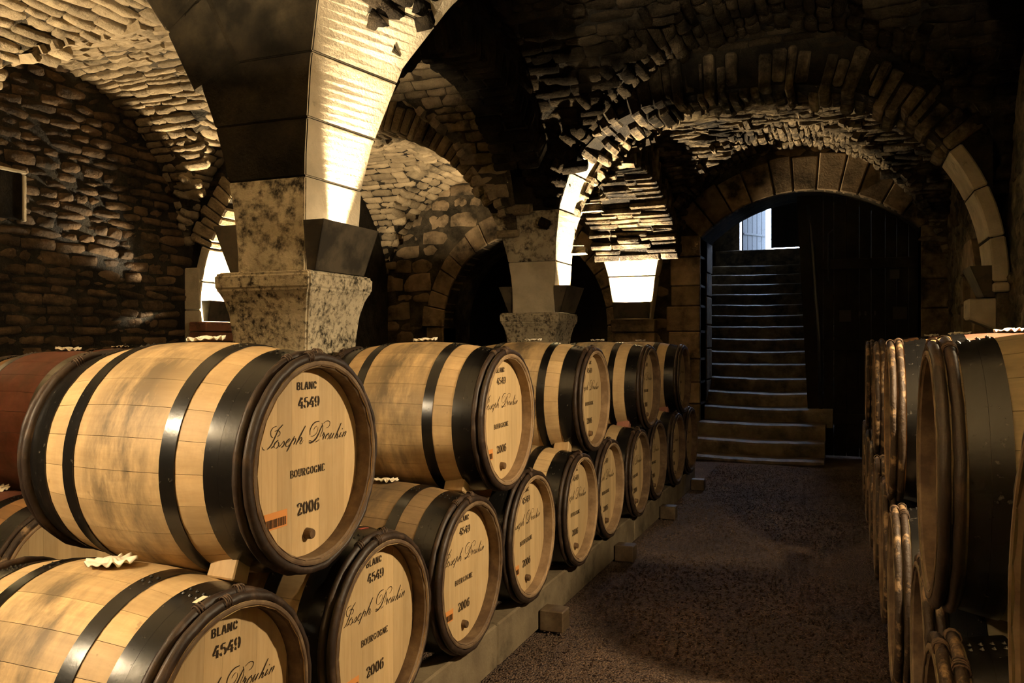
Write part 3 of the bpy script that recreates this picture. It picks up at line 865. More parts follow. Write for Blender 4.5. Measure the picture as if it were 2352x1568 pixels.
# lamps of the bay the viewer stands in
sconce('box uplight on the aisle face of the pillar behind the viewer', (-2.405, -0.2, 1.842), 0, 0.43, 0.49, 0.045, 0.115, 0.235, PW * 4)
sconce('box uplight on the left face of the pillar behind the viewer', (-2.82, -0.2, 1.842), math.pi, 0.38, 0.42, 0.05, 0.14, 0.235, PW * 4.5)
sconce('box uplight on the right wall pier behind the viewer', (1.035, -0.2, 1.83), math.pi, 0.36, 0.46, 0.08, 0.17, 0.23, PW * 4)
sconce('box uplight on the left wall pier beside the viewer', (-6.355, 3.3, 1.83), 0, 0.36, 0.46, 0.08, 0.17, 0.23, PW * 1.8, (110, 0.6, -5, 0), 0.5)
def fill_lamp(label, loc, out, aim, power, cone, blend):
    """unseen flood lamp added to light the barrels: bracket on the pier, housing turned towards aim"""
    root = empty('fill_lamp', loc); tag(root, label, 'lamp')
    out = Vector(out)
    q = (Vector(aim) - Vector(loc) - out * 0.12).to_track_quat('-Z', 'Y').to_matrix().to_4x4()
    b = MB(); b.tube([(0, 0, 0), out * 0.07], 0.02, 8); b.build('bracket', M['iron'], root)
    Tq = Matrix.Translation(out * 0.12) @ q
    b = MB()
    for c, d in (((0, 0, 0.05), (0.16, 0.12, 0.01)), ((-0.08, 0, 0.01), (0.008, 0.12, 0.09)), ((0.08, 0, 0.01), (0.008, 0.12, 0.09)), ((0, -0.06, 0.01), (0.16, 0.008, 0.09)), ((0, 0.06, 0.01), (0.16, 0.008, 0.09))): b.box(c, d, Tq)
    b.build('housing', M['iron'], root)
    b = MB(); b.box((0, 0, 0.03), (0.10, 0.02, 0.015), Tq); b.build('bulb', M['bulb'], root)
    ld = bpy.data.lights.new('lamp_light', 'SPOT'); ld.energy = power; ld.color = LAMP_COL; ld.shadow_soft_size = 0.06
    ld.spot_size = math.radians(cone); ld.spot_blend = blend
    lo = bpy.data.objects.new('lamp_light', ld); COL.objects.link(lo); lo.parent = root
    lo.matrix_local = Tq @ Matrix.Translation((0, 0, -0.04))
fill_lamp('added unseen fill lamp on the right wall pier beside the viewer', (1.04, 3.1, 2.15), (-1, 0, 0), (-1.45, 3.7, 0.3), PW * 1.15, 122, 0.8)
fill_lamp('added unseen fill lamp on the pillar behind the viewer', (-2.76, 0.02, 2.35), (0, 1, 0), (-1.75, 2.0, 0.6), PW * 1.0, 74, 1.0)
# ledge bricks under the left wall lamp
for k in range(2):
    o = empty('brick_ledge', (-6.45, 7.2, 1.66 - 0.11 * k)) if k == 0 else o
    b = MB(); b.box((0.0, 0, -0.05 - 0.11 * k + 0.05), (0.24, 0.62, 0.10)); b.build('ledge_course', M['redbrick'], o, bevel=0.01)
tag(o, 'red brick ledge below the left wall lamp', 'ledge')

# stone bracket below the right wall lamp, and the niche beside it
b = MB()
b.v = [(-0.19, -0.14, 0.0), (0.05, -0.14, -0.10), (0.05, 0.14, -0.10), (-0.19, 0.14, 0.0), (-0.19, -0.14, 0.15), (0.05, -0.14, 0.15), (0.05, 0.14, 0.15), (-0.19, 0.14, 0.15)]
b.f = [(3, 2, 1, 0), (4, 5, 6, 7), (0, 1, 5, 4), (1, 2, 6, 5), (2, 3, 7, 6), (3, 0, 4, 7)]
o = b.build('stone_bracket', M['pale'], bevel=0.012); o.location = (1.0, 7.16, 1.67)
tag(o, 'pale stone bracket under the unlit lamp on the right wall', 'bracket')
def niche():
    root = empty('niche_surround', (XR, 8.6, 0)); tag(root, 'stone framed niche in the right wall', 'niche')
    for y in (-0.36, 0.36):
        z = 1.0
        for k in range(4):
            b = MB(); b.box((-0.03, y, z + 0.14), (0.14, 0.2, 0.27)); b.build('jamb_stone', M['far'], root, bevel=0.012); z += 0.28
    b = MB(); b.v = [(-0.1, -0.5, 2.13), (0.04, -0.5, 2.13), (0.04, 0.5, 2.13), (-0.1, 0.5, 2.13), (-0.1, -0.2, 2.42), (0.04, -0.2, 2.42), (0.04, 0.2, 2.42), (-0.1, 0.2, 2.42)]
    b.f = [(3, 2, 1, 0), (4, 5, 6, 7), (0, 1, 5, 4), (1, 2, 6, 5), (2, 3, 7, 6), (3, 0, 4, 7)]
    b.build('lintel', M['far'], root, bevel=0.012)
    b = MB(); b.box((0.0, 0, 1.55), (0.03, 0.54, 1.1)); b.build('niche_back', M['sooty'], root)
niche()
def rw_inside(y, z):
    y0, y1 = bays_y[3]
    if y0 < y < y1 and not (8.1 < y < 9.1 and z < 2.45): return z < ellw(y, y0 - 0.1, y1 + 0.1)
    y0, y1 = bays_y[2]
    if y0 < y < y1: return z < ellw(y, y0 - 0.1, y1 + 0.1)
    return False
lay(wall_right, courses_plane((XR, 0, 0), (0, 1, 0), (0, 0, 1), (-1, 0, 0), 5.2, 11.2, 1.3, 4.0, rw_inside, (0.10, 0.20), (0.2, 0.45), 0.08, 0.022, 0.05, 0.012), 'right', 'wall_stone', 200)

# ------------------------------------------------------------------ staircase, partition doors, upper door
stairs = empty('staircase', (-1.1, 10.52, 0)); tag(stairs, 'long worn stone staircase climbing to daylight', 'staircase')
RIS, TRD = 0.186, 0.31
for k in range(16):
    zt = 0.07 + k * RIS; y0 = 10.52 + k * TRD
    xa, xb = (-1.93, -0.30) if k < 3 else ((-1.855, -0.22) if k < 6 else (-2.34, -0.22))
    b = MB(); n = 14
    cols = []
    wob = random.uniform(0.5, 1.2)
    for i in range(n + 1):
        x = xa + (xb - xa) * i / n; s = i / n
        dip = -0.022 * wob * math.sin(math.pi * s) ** 1.5 + random.uniform(-0.003, 0.003)
        yo = random.uniform(-0.004, 0.004) + 0.012 * math.sin(math.pi * s)
        cols.append([(x, y0 + 0.02, max(0, zt - 0.25) if k else 0), (x, y0 + yo, zt - 0.045 + dip), (x, y0 + yo + 0.006, zt - 0.016 + dip), (x, y0 + yo + 0.042, zt + dip), (x, y0 + TRD + 0.06, zt + dip * 0.6), (x, y0 + TRD + 0.06, max(0, zt - 0.25) if k else 0)])
    for c in cols: b.v += [(p[0] + 1.1, p[1] - 10.52, p[2]) for p in c]
    for i in range(n):
        o, q = 6 * i, 6 * i + 6
        for j in range(6):
            l = (j + 1) % 6; b.f.append((o + j, q + j, q + l, o + l))
    b.f += [(0, 1, 2, 3, 4, 5), tuple(6 * n + j for j in (5, 4, 3, 2, 1, 0))]
    b.build('step', M['step'], stairs)
b = MB(); b.box((-0.1, 10.52 + 16 * TRD + 0.3 - 10.52, 2.9), (2.2, 0.72, 0.5)); b.build('landing_sill', M['step'], stairs, bevel=0.01)
# stairwell walls
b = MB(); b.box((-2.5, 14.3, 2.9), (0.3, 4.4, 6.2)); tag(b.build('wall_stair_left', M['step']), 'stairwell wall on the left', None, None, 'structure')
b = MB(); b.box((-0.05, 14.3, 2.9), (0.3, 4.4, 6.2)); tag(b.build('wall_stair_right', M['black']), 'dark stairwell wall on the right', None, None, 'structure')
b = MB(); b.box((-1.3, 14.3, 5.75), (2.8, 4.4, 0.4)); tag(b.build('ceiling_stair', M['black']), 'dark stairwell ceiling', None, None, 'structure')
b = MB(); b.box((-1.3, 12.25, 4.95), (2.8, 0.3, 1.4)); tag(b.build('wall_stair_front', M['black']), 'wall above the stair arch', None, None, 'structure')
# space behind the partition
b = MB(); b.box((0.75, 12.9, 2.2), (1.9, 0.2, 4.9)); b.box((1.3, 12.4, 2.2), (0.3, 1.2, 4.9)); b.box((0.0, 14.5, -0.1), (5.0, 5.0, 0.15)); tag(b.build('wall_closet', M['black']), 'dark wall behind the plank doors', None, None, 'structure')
# partition doors
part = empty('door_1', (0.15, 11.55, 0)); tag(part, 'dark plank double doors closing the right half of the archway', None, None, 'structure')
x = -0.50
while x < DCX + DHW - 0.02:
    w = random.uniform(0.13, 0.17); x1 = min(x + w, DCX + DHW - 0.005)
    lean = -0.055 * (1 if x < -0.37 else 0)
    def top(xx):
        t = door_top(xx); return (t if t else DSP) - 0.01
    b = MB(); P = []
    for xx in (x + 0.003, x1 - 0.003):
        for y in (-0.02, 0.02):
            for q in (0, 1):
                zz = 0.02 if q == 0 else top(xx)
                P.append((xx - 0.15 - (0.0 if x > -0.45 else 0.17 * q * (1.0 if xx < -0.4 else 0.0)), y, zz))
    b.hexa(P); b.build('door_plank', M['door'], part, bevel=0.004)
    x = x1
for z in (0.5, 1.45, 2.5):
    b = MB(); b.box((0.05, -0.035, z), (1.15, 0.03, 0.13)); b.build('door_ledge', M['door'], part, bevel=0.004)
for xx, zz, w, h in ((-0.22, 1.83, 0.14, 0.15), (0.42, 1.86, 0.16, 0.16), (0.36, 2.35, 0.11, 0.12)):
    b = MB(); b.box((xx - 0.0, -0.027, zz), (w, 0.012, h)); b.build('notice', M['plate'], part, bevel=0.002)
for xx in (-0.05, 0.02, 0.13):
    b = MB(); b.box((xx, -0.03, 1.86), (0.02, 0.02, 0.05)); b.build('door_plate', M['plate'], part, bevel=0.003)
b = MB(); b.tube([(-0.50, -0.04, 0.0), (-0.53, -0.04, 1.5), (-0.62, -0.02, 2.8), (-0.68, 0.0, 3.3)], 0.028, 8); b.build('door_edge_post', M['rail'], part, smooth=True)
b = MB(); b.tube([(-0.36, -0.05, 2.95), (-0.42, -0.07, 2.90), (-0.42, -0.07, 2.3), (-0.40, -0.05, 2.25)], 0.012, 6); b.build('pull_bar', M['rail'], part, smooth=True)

# upper door to the courtyard
b = MB(); b.box((-2.26, 15.75, 3.0), (0.74, 0.3, 5.0)); b.box((-0.35, 15.75, 3.0), (0.6, 0.3, 5.0)); b.box((-1.0, 15.75, 5.5), (2.2, 0.3, 0.7)); b.box((-1.0, 15.95, 1.55), (2.2, 0.3, 3.1))
tag(b.build('wall_upper', M['step']), 'stone surround of the upper door', None, None, 'structure')
dl = empty('door_2', (-1.87, 15.82, 3.15), math.radians(56)); tag(dl, 'grey weathered door leaf standing open to daylight', None, None, 'structure')
for k in range(5):
    b = MB(); b.box((0.065 + 0.13 * k, 0, 1.0), (0.126, 0.035, 1.96)); b.build('door_board', M['door_grey'], dl, bevel=0.004)
for z in (0.35, 1.6):
    b = MB(); b.box((0.32, -0.026, z), (0.6, 0.012, 0.04)); b.build('strap_hinge', M['door_grey'], dl, bevel=0.003)
dr = empty('door_3', (-0.64, 15.70, 3.17), math.pi); tag(dr, 'dark closed door leaf at the head of the stairs', None, None, 'structure')
for k in range(5):
    b = MB(); b.box((0.07 + 0.142 * k, 0, 0.66), (0.1395, 0.035, 1.26)); b.build('door_board', M['door'], dr, bevel=0.004)  # leaf kept low; opening above it added so sky light reaches the steps
b = MB(); b.box((0.355, -0.025, 0.66), (0.70, 0.02, 1.26)); b.build('door_lining', M['door'], dr)
b = MB(); b.box((0.06, 0.03, 0.6), (0.03, 0.03, 0.9)); b.build('bolt', M['rail'], dr)
b = MB(); b.box((-1.2, 19.2, 3.0), (14, 6.6, 0.16)); tag(b.build('floor_courtyard', M['outside']), 'sunlit paving outside the upper door', None, None, 'structure')

# ------------------------------------------------------------------ barrels
BL, RB, RE = 0.87, 0.3555, 0.298
def rad(t): return RB - (RB - RE) * (2 * abs(t) / BL) ** 2.0      # t from -BL/2..BL/2
NST = 24
def stave_mesh():
    b = MB(); A = 2 * math.pi / NST; g = 0.0018
    n, k = 14, 3; th = 0.014
    ts = [-BL / 2 + BL * i / n for i in range(n + 1)]
    # outer surface (rounded a touch at the joints)
    def P(t, r, a): return (t, -r * math.sin(a), r * math.cos(a))
    for t in ts:
        for j in range(k + 1):
            a = -A / 2 + A * j / k + (g if j == 0 else (-g if j == k else 0))
            rr = rad(t) - (0.0009 if j in (0, k) else 0)
            b.v.append(P(t, rr, a))
    for i in range(n):
        for j in range(k):
            q = i * (k + 1) + j; b.f.append((q, q + 1, q + k + 2, q + k + 1))
    # sides, inner and ends as separate islands so the outside shades smoothly
    base = len(b.v)
    for t in ts:
        for a, s in ((-A / 2 + g, 0), (A / 2 - g, 0)):
            b.v.append(P(t, rad(t) - 0.0009, a)); b.v.append(P(t, rad(t) - th, a))
    for i in range(n):
        o, q = base + 4 * i, base + 4 * i + 4
        b.f += [(o, q, q + 1, o + 1), (o + 2, o + 3, q + 3, q + 2), (o + 1, q + 1, q + 3, o + 3)]
    me = b.mesh('stave')
    me.polygons.foreach_set('use_smooth', [True] * (n * k) + [False] * (len(me.polygons) - n * k))
    return me
def ring_mesh(name, prof, n=56, smooth=True, closed=True, noise=0.0, seed=0):
    """prof: list of (t, r) closed loop"""
    b = MB(); K = len(prof); r_ = random.Random(seed)
    ph = [r_.uniform(0, 6.28) for _ in range(4)]
    for i in range(n):
        a = 2 * math.pi * i / n
        w = noise * (0.8 * math.sin(3 * a + ph[0]) + 0.7 * math.sin(7 * a + ph[1]) + 0.6 * math.sin(17 * a + ph[2]) + 0.5 * math.sin(31 * a + ph[3]))
        for t, r in prof: b.v.append((t + w * 0.5, -(r + w) * math.sin(a), (r + w) * math.cos(a)))
    for i in range(n):
        j = (i + 1) % n
        for k in range(K if closed else K - 1):
            l = (k + 1) % K
            b.f.append((i * K + k, i * K + l, j * K + l, j * K + k))
    me = b.mesh(name, smooth)
    return me
def hoop_mesh(t0, t1):
    e = 0.0032; s = 1 if t0 > 0 else -1
    N = 4; top = []; bot = []
    for i in range(N + 1):
        t = t0 + (t1 - t0) * i / N
        top.append((t, rad(t) + e)); bot.append((t, rad(t) - 0.002))
    b = MB(); n = 64
    def ringp(prof):
        K = len(prof); base = len(b.v)
        for i in range(n):
            a = 2 * math.pi * i / n
            for t, r in prof: b.v.append((t, -r * math.sin(a), r * math.cos(a)))
        for i in range(n):
            j = (i + 1) % n
            for k in range(K - 1): b.f.append((base + i * K + k, base + i * K + k + 1, base + j * K + k + 1, base + j * K + k))
    ringp(top); nf = len(b.f)
    ringp([top[-1], bot[-1]]); ringp([bot[0], top[0]])
    # lapped end and rivets near the top
    tm = (t0 + t1) / 2
    for da in (0.12, 0.20):
        for dt in (-0.25, 0.25):
            a = da; t = tm + (t1 - t0) * dt; r = rad(t) + e
            c = Vector((t, -r * math.sin(a), r * math.cos(a))); nn = Vector((0, -math.sin(a), math.cos(a)))
            u = Vector((1, 0, 0)); w = nn.cross(u); base = len(b.v)
            for q in range(6):
                an = q * math.pi / 3; b.v.append(tuple(c + (u * math.cos(an) + w * math.sin(an)) * 0.006))
            b.v.append(tuple(c + nn * 0.005))
            for q in range(6): b.f.append((base + q, base + (q + 1) % 6, base + 6))
    me = b.mesh('hoop')
    me.polygons.foreach_set('use_smooth', [i < nf for i in range(len(me.polygons))])
    return me
def chestnut_mesh(tc, seed):
    w, h = 0.0130, 0.0225; r0 = rad(tc) - 0.001
    prof = [(tc + w * math.cos(q), r0 + h * max(0, math.sin(q)) ** 0.8) for q in [math.pi * k / 6 for k in range(7)]]
    return ring_mesh('chestnut_hoop', prof, 96, True, True, 0.0017, seed)
def tie_mesh(tc, ang0, seed):
    b = MB(); r_ = random.Random(seed)
    for k in range(4):
        a = ang0 + k * 0.024 + r_.uniform(-0.01, 0.01)
        pts = []
        for q in range(10):
            f = 2 * math.pi * q / 10
            t = tc + 0.0155 * math.cos(f); r = rad(tc) + 0.011 + 0.0165 * math.sin(f)
            pts.append((t, -r * math.sin(a + 0.01 * math.cos(f)), r * math.cos(a)))
        b.tube(pts, 0.0019, 5, True)
    return b.mesh('wicker_tie', True)
HD = 0.055      # head recess
RH = 0.268      # radius of the visible head
XH = BL / 2 - HD
NBD = 8
def head_disc():
    b = MB(); n = 40
    for x in (XH - 0.02, XH - 0.003):
        for i in range(n):
            a = 2 * math.pi * i / n; b.v.append((x, (RH + 0.02) * math.cos(a), (RH + 0.02) * math.sin(a)))
    b.f = [tuple(range(n))[::-1], tuple(range(n, 2 * n))] + [(i, (i + 1) % n, n + (i + 1) % n, n + i) for i in range(n)]
    return b.mesh('head')
def board_mesh(k):
    w = 2 * RH / NBD; y0 = -RH + w * k + 0.0002; y1 = y0 + w - 0.0004
    R = RH + 0.012
    ys = [y0 + (y1 - y0) * i / 6 for i in range(7)]
    top = [(y, math.sqrt(max(0.0004, R * R - y * y))) for y in ys]
    loop = top + [(y, -z) for y, z in reversed(top)]
    b = MB(); n = len(loop)
    for x in (XH - 0.004, XH): b.v += [(x, y, z) for y, z in loop]
    b.f = [tuple(range(n)), tuple(range(n, 2 * n))[::-1]] + [(i, (i + 1) % n, n + (i + 1) % n, n + i) for i in range(n)]
    me = b.mesh('head_board')
    bm = bmesh.new(); bm.from_mesh(me); bmesh.ops.recalc_face_normals(bm, faces=bm.faces[:]); bm.to_mesh(me); bm.free()
    return me
def chime_mesh(sgn):
    # inner face of the stave ends and the chime edge
    x1 = sgn * BL / 2; r = RE
    prof = [(x1, r + 0.0005), (x1 + sgn * 0.0015, r - 0.004), (x1 + sgn * 0.0015, r - 0.010), (x1 - sgn * 0.008, r - 0.020), (sgn * (XH - 0.004), rad(XH) - 0.030)]
    return ring_mesh('chime', prof, 64, False, False)

# ---- lettering, drawn stroke by stroke
def catmull(pts, n=8):
    if len(pts) == 2: return [(pts[0][0] + (pts[1][0] - pts[0][0]) * i / 4, pts[0][1] + (pts[1][1] - pts[0][1]) * i / 4) for i in range(5)]
    P = [pts[0]] + list(pts) + [pts[-1]]; out = []
    for i in range(1, len(P) - 2):
        p0, p1, p2, p3 = P[i - 1], P[i], P[i + 1], P[i + 2]
        for k in range(n):
            t = k / n
            out.append(tuple(0.5 * ((2 * p1[d]) + (-p0[d] + p2[d]) * t + (2 * p0[d] - 5 * p1[d] + 4 * p2[d] - p3[d]) * t * t + (-p0[d] + 3 * p1[d] - 3 * p2[d] + p3[d]) * t ** 3) for d in (0, 1)))
    out.append(pts[-1]); return out
INK = MB(); XI = XH + 0.0009
def ribbon(pts, wf):
    """pts in metres (u,v); wf(i, n, tangent) -> width"""
    base = len(INK.v); n = len(pts)
    for i, p in enumerate(pts):
        a = pts[max(0, i - 1)]; c = pts[min(n - 1, i + 1)]
        t = Vector((c[0] - a[0], c[1] - a[1]))
        t = t.normalized() if t.length > 1e-9 else Vector((1, 0))
        w = wf(i / (n - 1), t) / 2
        INK.v.append((XI, p[0] - t[1] * w, p[1] + t[0] * w)); INK.v.append((XI, p[0] + t[1] * w, p[1] - t[0] * w))
    for i in range(n - 1):
        o = base + 2 * i; INK.f.append((o, o + 1, o + 3, o + 2))
def poly(pts):
    base = len(INK.v); INK.v += [(XI, p[0], p[1]) for p in pts]; INK.f.append(tuple(base + i for i in range(len(pts))))
# script name, traced in picture pixels of the flattened head
SC = [(4, [(530, 270), (430, 400), (370, 550), (310, 690), (260, 790), (200, 855)]), (2, [(145, 875), (110, 855), (95, 800)]),
 (2.4, [(395, 310), (320, 350), (275, 430), (270, 500), (285, 560), (320, 580)]), (2.2, [(355, 440), (400, 415), (450, 430), (470, 470), (455, 520), (410, 560)]),
 (4, [(430, 640), (370, 700), (340, 770), (345, 825)]), (3, [(425, 680), (442, 730), (425, 795), (375, 840)]), (3, [(275, 835), (330, 780)]),
 (1.6, [(450, 800), (500, 740), (548, 662)]), (4.5, [(548, 662), (562, 720), (535, 780), (495, 815)]), (4, [(448, 785), (465, 795)]),
 (4, [(672, 610), (612, 680), (590, 750), (602, 800)]), (1.8, [(602, 800), (640, 790), (680, 750)]), (1.8, [(620, 705), (670, 665), (690, 625), (672, 610)]),
 (4.6, [(790, 550), (720, 690), (660, 820), (615, 915)]), (1.8, [(740, 680), (785, 610), (812, 605)]), (4.2, [(812, 605), (812, 650), (785, 710), (765, 750)]),
 (4.8, [(1040, 290), (970, 430), (890, 600), (820, 755)]), (1.8, [(860, 690), (905, 620), (942, 572)]), (4.4, [(942, 572), (955, 620), (930, 670), (905, 725)]), (1.6, [(905, 725), (940, 735), (990, 650)]),
 (3.6, [(1375, 165), (1280, 190), (1210, 260), (1160, 360), (1145, 450), (1150, 520)]), (1.8, [(1165, 548), (1220, 545), (1290, 490), (1335, 400), (1340, 310)]), (1.6, [(1315, 290), (1270, 320), (1235, 390)]),
 (5, [(1450, 270), (1390, 400), (1340, 520), (1290, 610), (1220, 680), (1160, 715), (1120, 710)]), (2.4, [(1118, 672), (1150, 665), (1185, 676)]),
 (2, [(1440, 210), (1460, 280), (1455, 380), (1440, 440), (1410, 510), (1395, 570)]), (2, [(1270, 700), (1330, 670), (1370, 630)]),
 (2, [(1480, 220), (1540, 165), (1600, 150), (1640, 180), (1640, 240), (1610, 300), (1550, 335)]),
 (3.6, [(1490, 440), (1478, 490), (1445, 545)]), (5, [(1512, 505), (1480, 570), (1460, 640)]), (2, [(1478, 470), (1515, 505)]),
 (4, [(1620, 470), (1560, 520), (1525, 590), (1530, 620)]), (3, [(1612, 500), (1620, 560), (1575, 630)]),
 (4, [(1690, 465), (1650, 550), (1635, 630)]), (1.6, [(1640, 625), (1690, 560), (1745, 470)]), (4, [(1750, 465), (1710, 550), (1690, 610)]),
 (4.8, [(1940, 195), (1880, 340), (1820, 480), (1755, 610)]), (1.6, [(1790, 560), (1845, 480)]), (4, [(1845, 480), (1848, 520), (1815, 600)]), (1.6, [(1815, 600), (1840, 600), (1885, 530)]),
 (4.4, [(1940, 445), (1900, 530), (1885, 580)]), (1.5, [(1890, 580), (1930, 550), (1960, 500)]), (4, [(1965, 345), (1975, 360)]),
 (4, [(2020, 430), (1985, 520), (1960, 580)]), (1.6, [(1975, 545), (2020, 470), (2062, 412)]), (4, [(2065, 412), (2072, 440), (2050, 490), (2025, 550)])]
for w, pts in SC:
    mp = []
    for x, y in pts:
        u = (x - 1105) / 4343.0
        v = 0.06 + (650 - (y + 0.182 * (x - 1105))) / 8392.0
        mp.append((u, v))
    wm = w * 0.00118
    ribbon(catmull(mp), lambda s, t, wm=wm: max(0.0012, wm * (0.35 + 0.65 * math.sin(math.pi * min(1, max(0, 0.06 + 0.9 * s))) ** 0.6)))
WORDS = [(0, 0, len(INK.v), len(INK.f))]
# roman stencil capitals and figures: glyphs in a unit box, thick uprights and thin hairlines
def arc(cx, cy, rx, ry, a0, a1, n=7):
    return [(cx + rx * math.cos(math.radians(a0 + (a1 - a0) * i / n)), cy + ry * math.sin(math.radians(a0 + (a1 - a0) * i / n))) for i in range(n + 1)]
GL = {
 '4': (0.62, [[(0.44, 0.0), (0.44, 0.62)], [(0.44, 0.78), (0.44, 1.0)], [(0.38, 0.98), (0.03, 0.30)], [(0.03, 0.27), (0.34, 0.27)], [(0.52, 0.27), (0.62, 0.27)], [(0.32, 0.015), (0.56, 0.015)]]),
 '5': (0.58, [[(0.12, 0.95), (0.50, 0.95)], [(0.13, 0.92), (0.11, 0.55)], arc(0.27, 0.32, 0.24, 0.29, 130, 40, 5), arc(0.26, 0.32, 0.27, 0.31, 35, -60), arc(0.26, 0.32, 0.24, 0.30, -110, -170, 4), [(0.06, 0.20), (0.12, 0.24)]]),
 '9': (0.58, [arc(0.28, 0.68, 0.22, 0.30, 110, 250), arc(0.28, 0.68, 0.22, 0.30, -70, 70, 5), arc(0.24, 0.55, 0.27, 0.52, 30, -60), arc(0.24, 0.40, 0.20, 0.38, -100, -150, 4), [(0.08, 0.18), (0.12, 0.22)]]),
 '2': (0.58, [arc(0.27, 0.73, 0.22, 0.25, 165, 60, 5), arc(0.27, 0.72, 0.22, 0.27, 50, -20, 5), [(0.44, 0.58), (0.28, 0.34), (0.08, 0.08)], [(0.08, 0.07), (0.28, 0.10), (0.50, 0.05)], [(0.08, 0.02), (0.50, 0.06)], [(0.52, 0.22), (0.50, 0.08)], [(0.08, 0.70), (0.14, 0.74)]]),
 '0': (0.60, [arc(0.29, 0.5, 0.21, 0.48, 105, 255), arc(0.29, 0.5, 0.21, 0.48, -75, 75)]),
 '6': (0.58, [arc(0.30, 0.32, 0.22, 0.30, 105, 255), arc(0.30, 0.32, 0.22, 0.30, -75, 75), arc(0.38, 0.42, 0.30, 0.54, 175, 110), arc(0.36, 0.72, 0.16, 0.25, 90, 20, 4), [(0.44, 0.80), (0.50, 0.77)]]),
 'B': (0.58, [[(0.11, 0.0), (0.11, 1.0)], [(0.18, 0.97), (0.30, 0.97)], [(0.18, 0.52), (0.32, 0.52)], [(0.18, 0.03), (0.30, 0.03)], arc(0.28, 0.75, 0.20, 0.21, 80, -80), arc(0.28, 0.27, 0.23, 0.24, 80, -80)]),
 'L': (0.50, [[(0.11, 0.0), (0.11, 1.0)], [(0.16, 0.06), (0.46, 0.06)]]),
 'A': (0.60, [[(0.04, 0.0), (0.26, 1.0)], [(0.34, 1.0), (0.52, 0.0)], [(0.20, 0.34), (0.40, 0.34)]]),
 'N': (0.60, [[(0.08, 0.0), (0.08, 1.0)], [(0.14, 0.95), (0.44, 0.05)], [(0.50, 0.0), (0.50, 1.0)]]),
 'C': (0.56, [arc(0.30, 0.5, 0.21, 0.47, 110, 250), arc(0.30, 0.5, 0.19, 0.46, 80, 25, 4), arc(0.30, 0.5, 0.19, 0.46, -80, -25, 4), [(0.48, 0.62), (0.48, 0.86)]]),
 'O': (0.62, [arc(0.30, 0.5, 0.23, 0.47, 105, 255), arc(0.30, 0.5, 0.23, 0.47, -75, 75)]),
 'U': (0.60, [[(0.11, 1.0), (0.11, 0.32)], arc(0.29, 0.28, 0.18, 0.26, 185, 265, 4), arc(0.29, 0.28, 0.20, 0.26, 280, 360, 4), [(0.49, 0.32), (0.49, 1.0)], [(0.02, 0.985), (0.20, 0.985)], [(0.42, 0.985), (0.56, 0.985)]]),
 'R': (0.62, [[(0.11, 0.0), (0.11, 1.0)], [(0.18, 0.97), (0.30, 0.97)], [(0.18, 0.50), (0.30, 0.50)], arc(0.28, 0.735, 0.21, 0.22, 80, -80), [(0.32, 0.46), (0.46, 0.06), (0.58, 0.02)]]),
 'G': (0.62, [arc(0.30, 0.5, 0.22, 0.47, 110, 250), arc(0.30, 0.5, 0.20, 0.46, 80, 25, 4), arc(0.30, 0.5, 0.20, 0.46, -80, -45, 4), [(0.48, 0.05), (0.48, 0.40)], [(0.36, 0.41), (0.58, 0.41)]]),
 'E': (0.54, [[(0.11, 0.0), (0.11, 1.0)], [(0.18, 0.97), (0.46, 0.97)], [(0.18, 0.52), (0.36, 0.52)], [(0.18, 0.03), (0.48, 0.03)], [(0.46, 0.80), (0.46, 0.96)], [(0.48, 0.04), (0.48, 0.22)]]),
}
def word(txt, cu, cv, width, height, thick, thin):
    tot = sum(GL[c][0] + 0.10 for c in txt) - 0.10
    sx = width / tot; x = cu - width / 2; n0, f0 = len(INK.v), len(INK.f)
    for c in txt:
        w, strokes = GL[c]
        for st in strokes:
            pts = [(x + px * sx, cv + (py - 0.5) * height) for px, py in st]
            pp = pts if len(st) > 6 else catmull(pts, 4)
            ribbon(pp, lambda s, t: thin + (thick - thin) * abs(t[1]) ** 1.5)
        x += (w + 0.10) * sx
    WORDS.append((n0, f0, len(INK.v), len(INK.f)))
word('BLANC', -0.008, 0.224, 0.108, 0.0225, 0.0068, 0.0036)
word('4549', 0.004, 0.174, 0.115, 0.0315, 0.0098, 0.0030)
word('BOURGOGNE', -0.002, -0.031, 0.187, 0.0225, 0.0058, 0.0019)
word('2006', 0.0, -0.139, 0.120, 0.036, 0.0112, 0.0028)
INK.v = [(v[0], v[1] * 0.90 + 0.011, v[2]) for v in INK.v]
LETTERS = []
for n0, f0, n1, f1 in WORDS:
    me = mesh_pd('lettering', INK.v[n0:n1], [tuple(i - n0 for i in f) for f in INK.f[f0:f1]])
    bm = bmesh.new(); bm.from_mesh(me); bmesh.ops.recalc_face_normals(bm, faces=bm.faces[:]); bm.to_mesh(me); bm.free()
    me.materials.append(M['ink']); LETTERS.append(me)
def sticker_mesh():
    b = MB(); b.box((XH + 0.0008, -0.140, -0.150), (0.0012, 0.10, 0.048)); return b.mesh('barcode_label')
def barcode_mesh():
    b = MB(); r_ = random.Random(5); y = -0.184
    while y < -0.096:
        w = r_.choice((0.0014, 0.0022, 0.0034)); b.box((XH + 0.0016, y + w / 2, -0.157), (0.0006, w, 0.024)); y += w + r_.choice((0.0012, 0.002))
    return b.mesh('barcode')
def bung_mesh():
    b = MB(); n = 16
    for x, r in ((XH, 0.017), (XH + 0.018, 0.0155), (XH + 0.022, 0.0135)):
        for i in range(n):
            a = 2 * math.pi * i / n; b.v.append((x, 0.004 + r * math.cos(a), -0.217 + r * math.sin(a)))
    for j in range(2):
        for i in range(n): b.f.append((j * n + i, j * n + (i + 1) % n, (j + 1) * n + (i + 1) % n, (j + 1) * n + i))
    b.f.append(tuple(2 * n + i for i in range(n)))
    return b.mesh('head_bung')
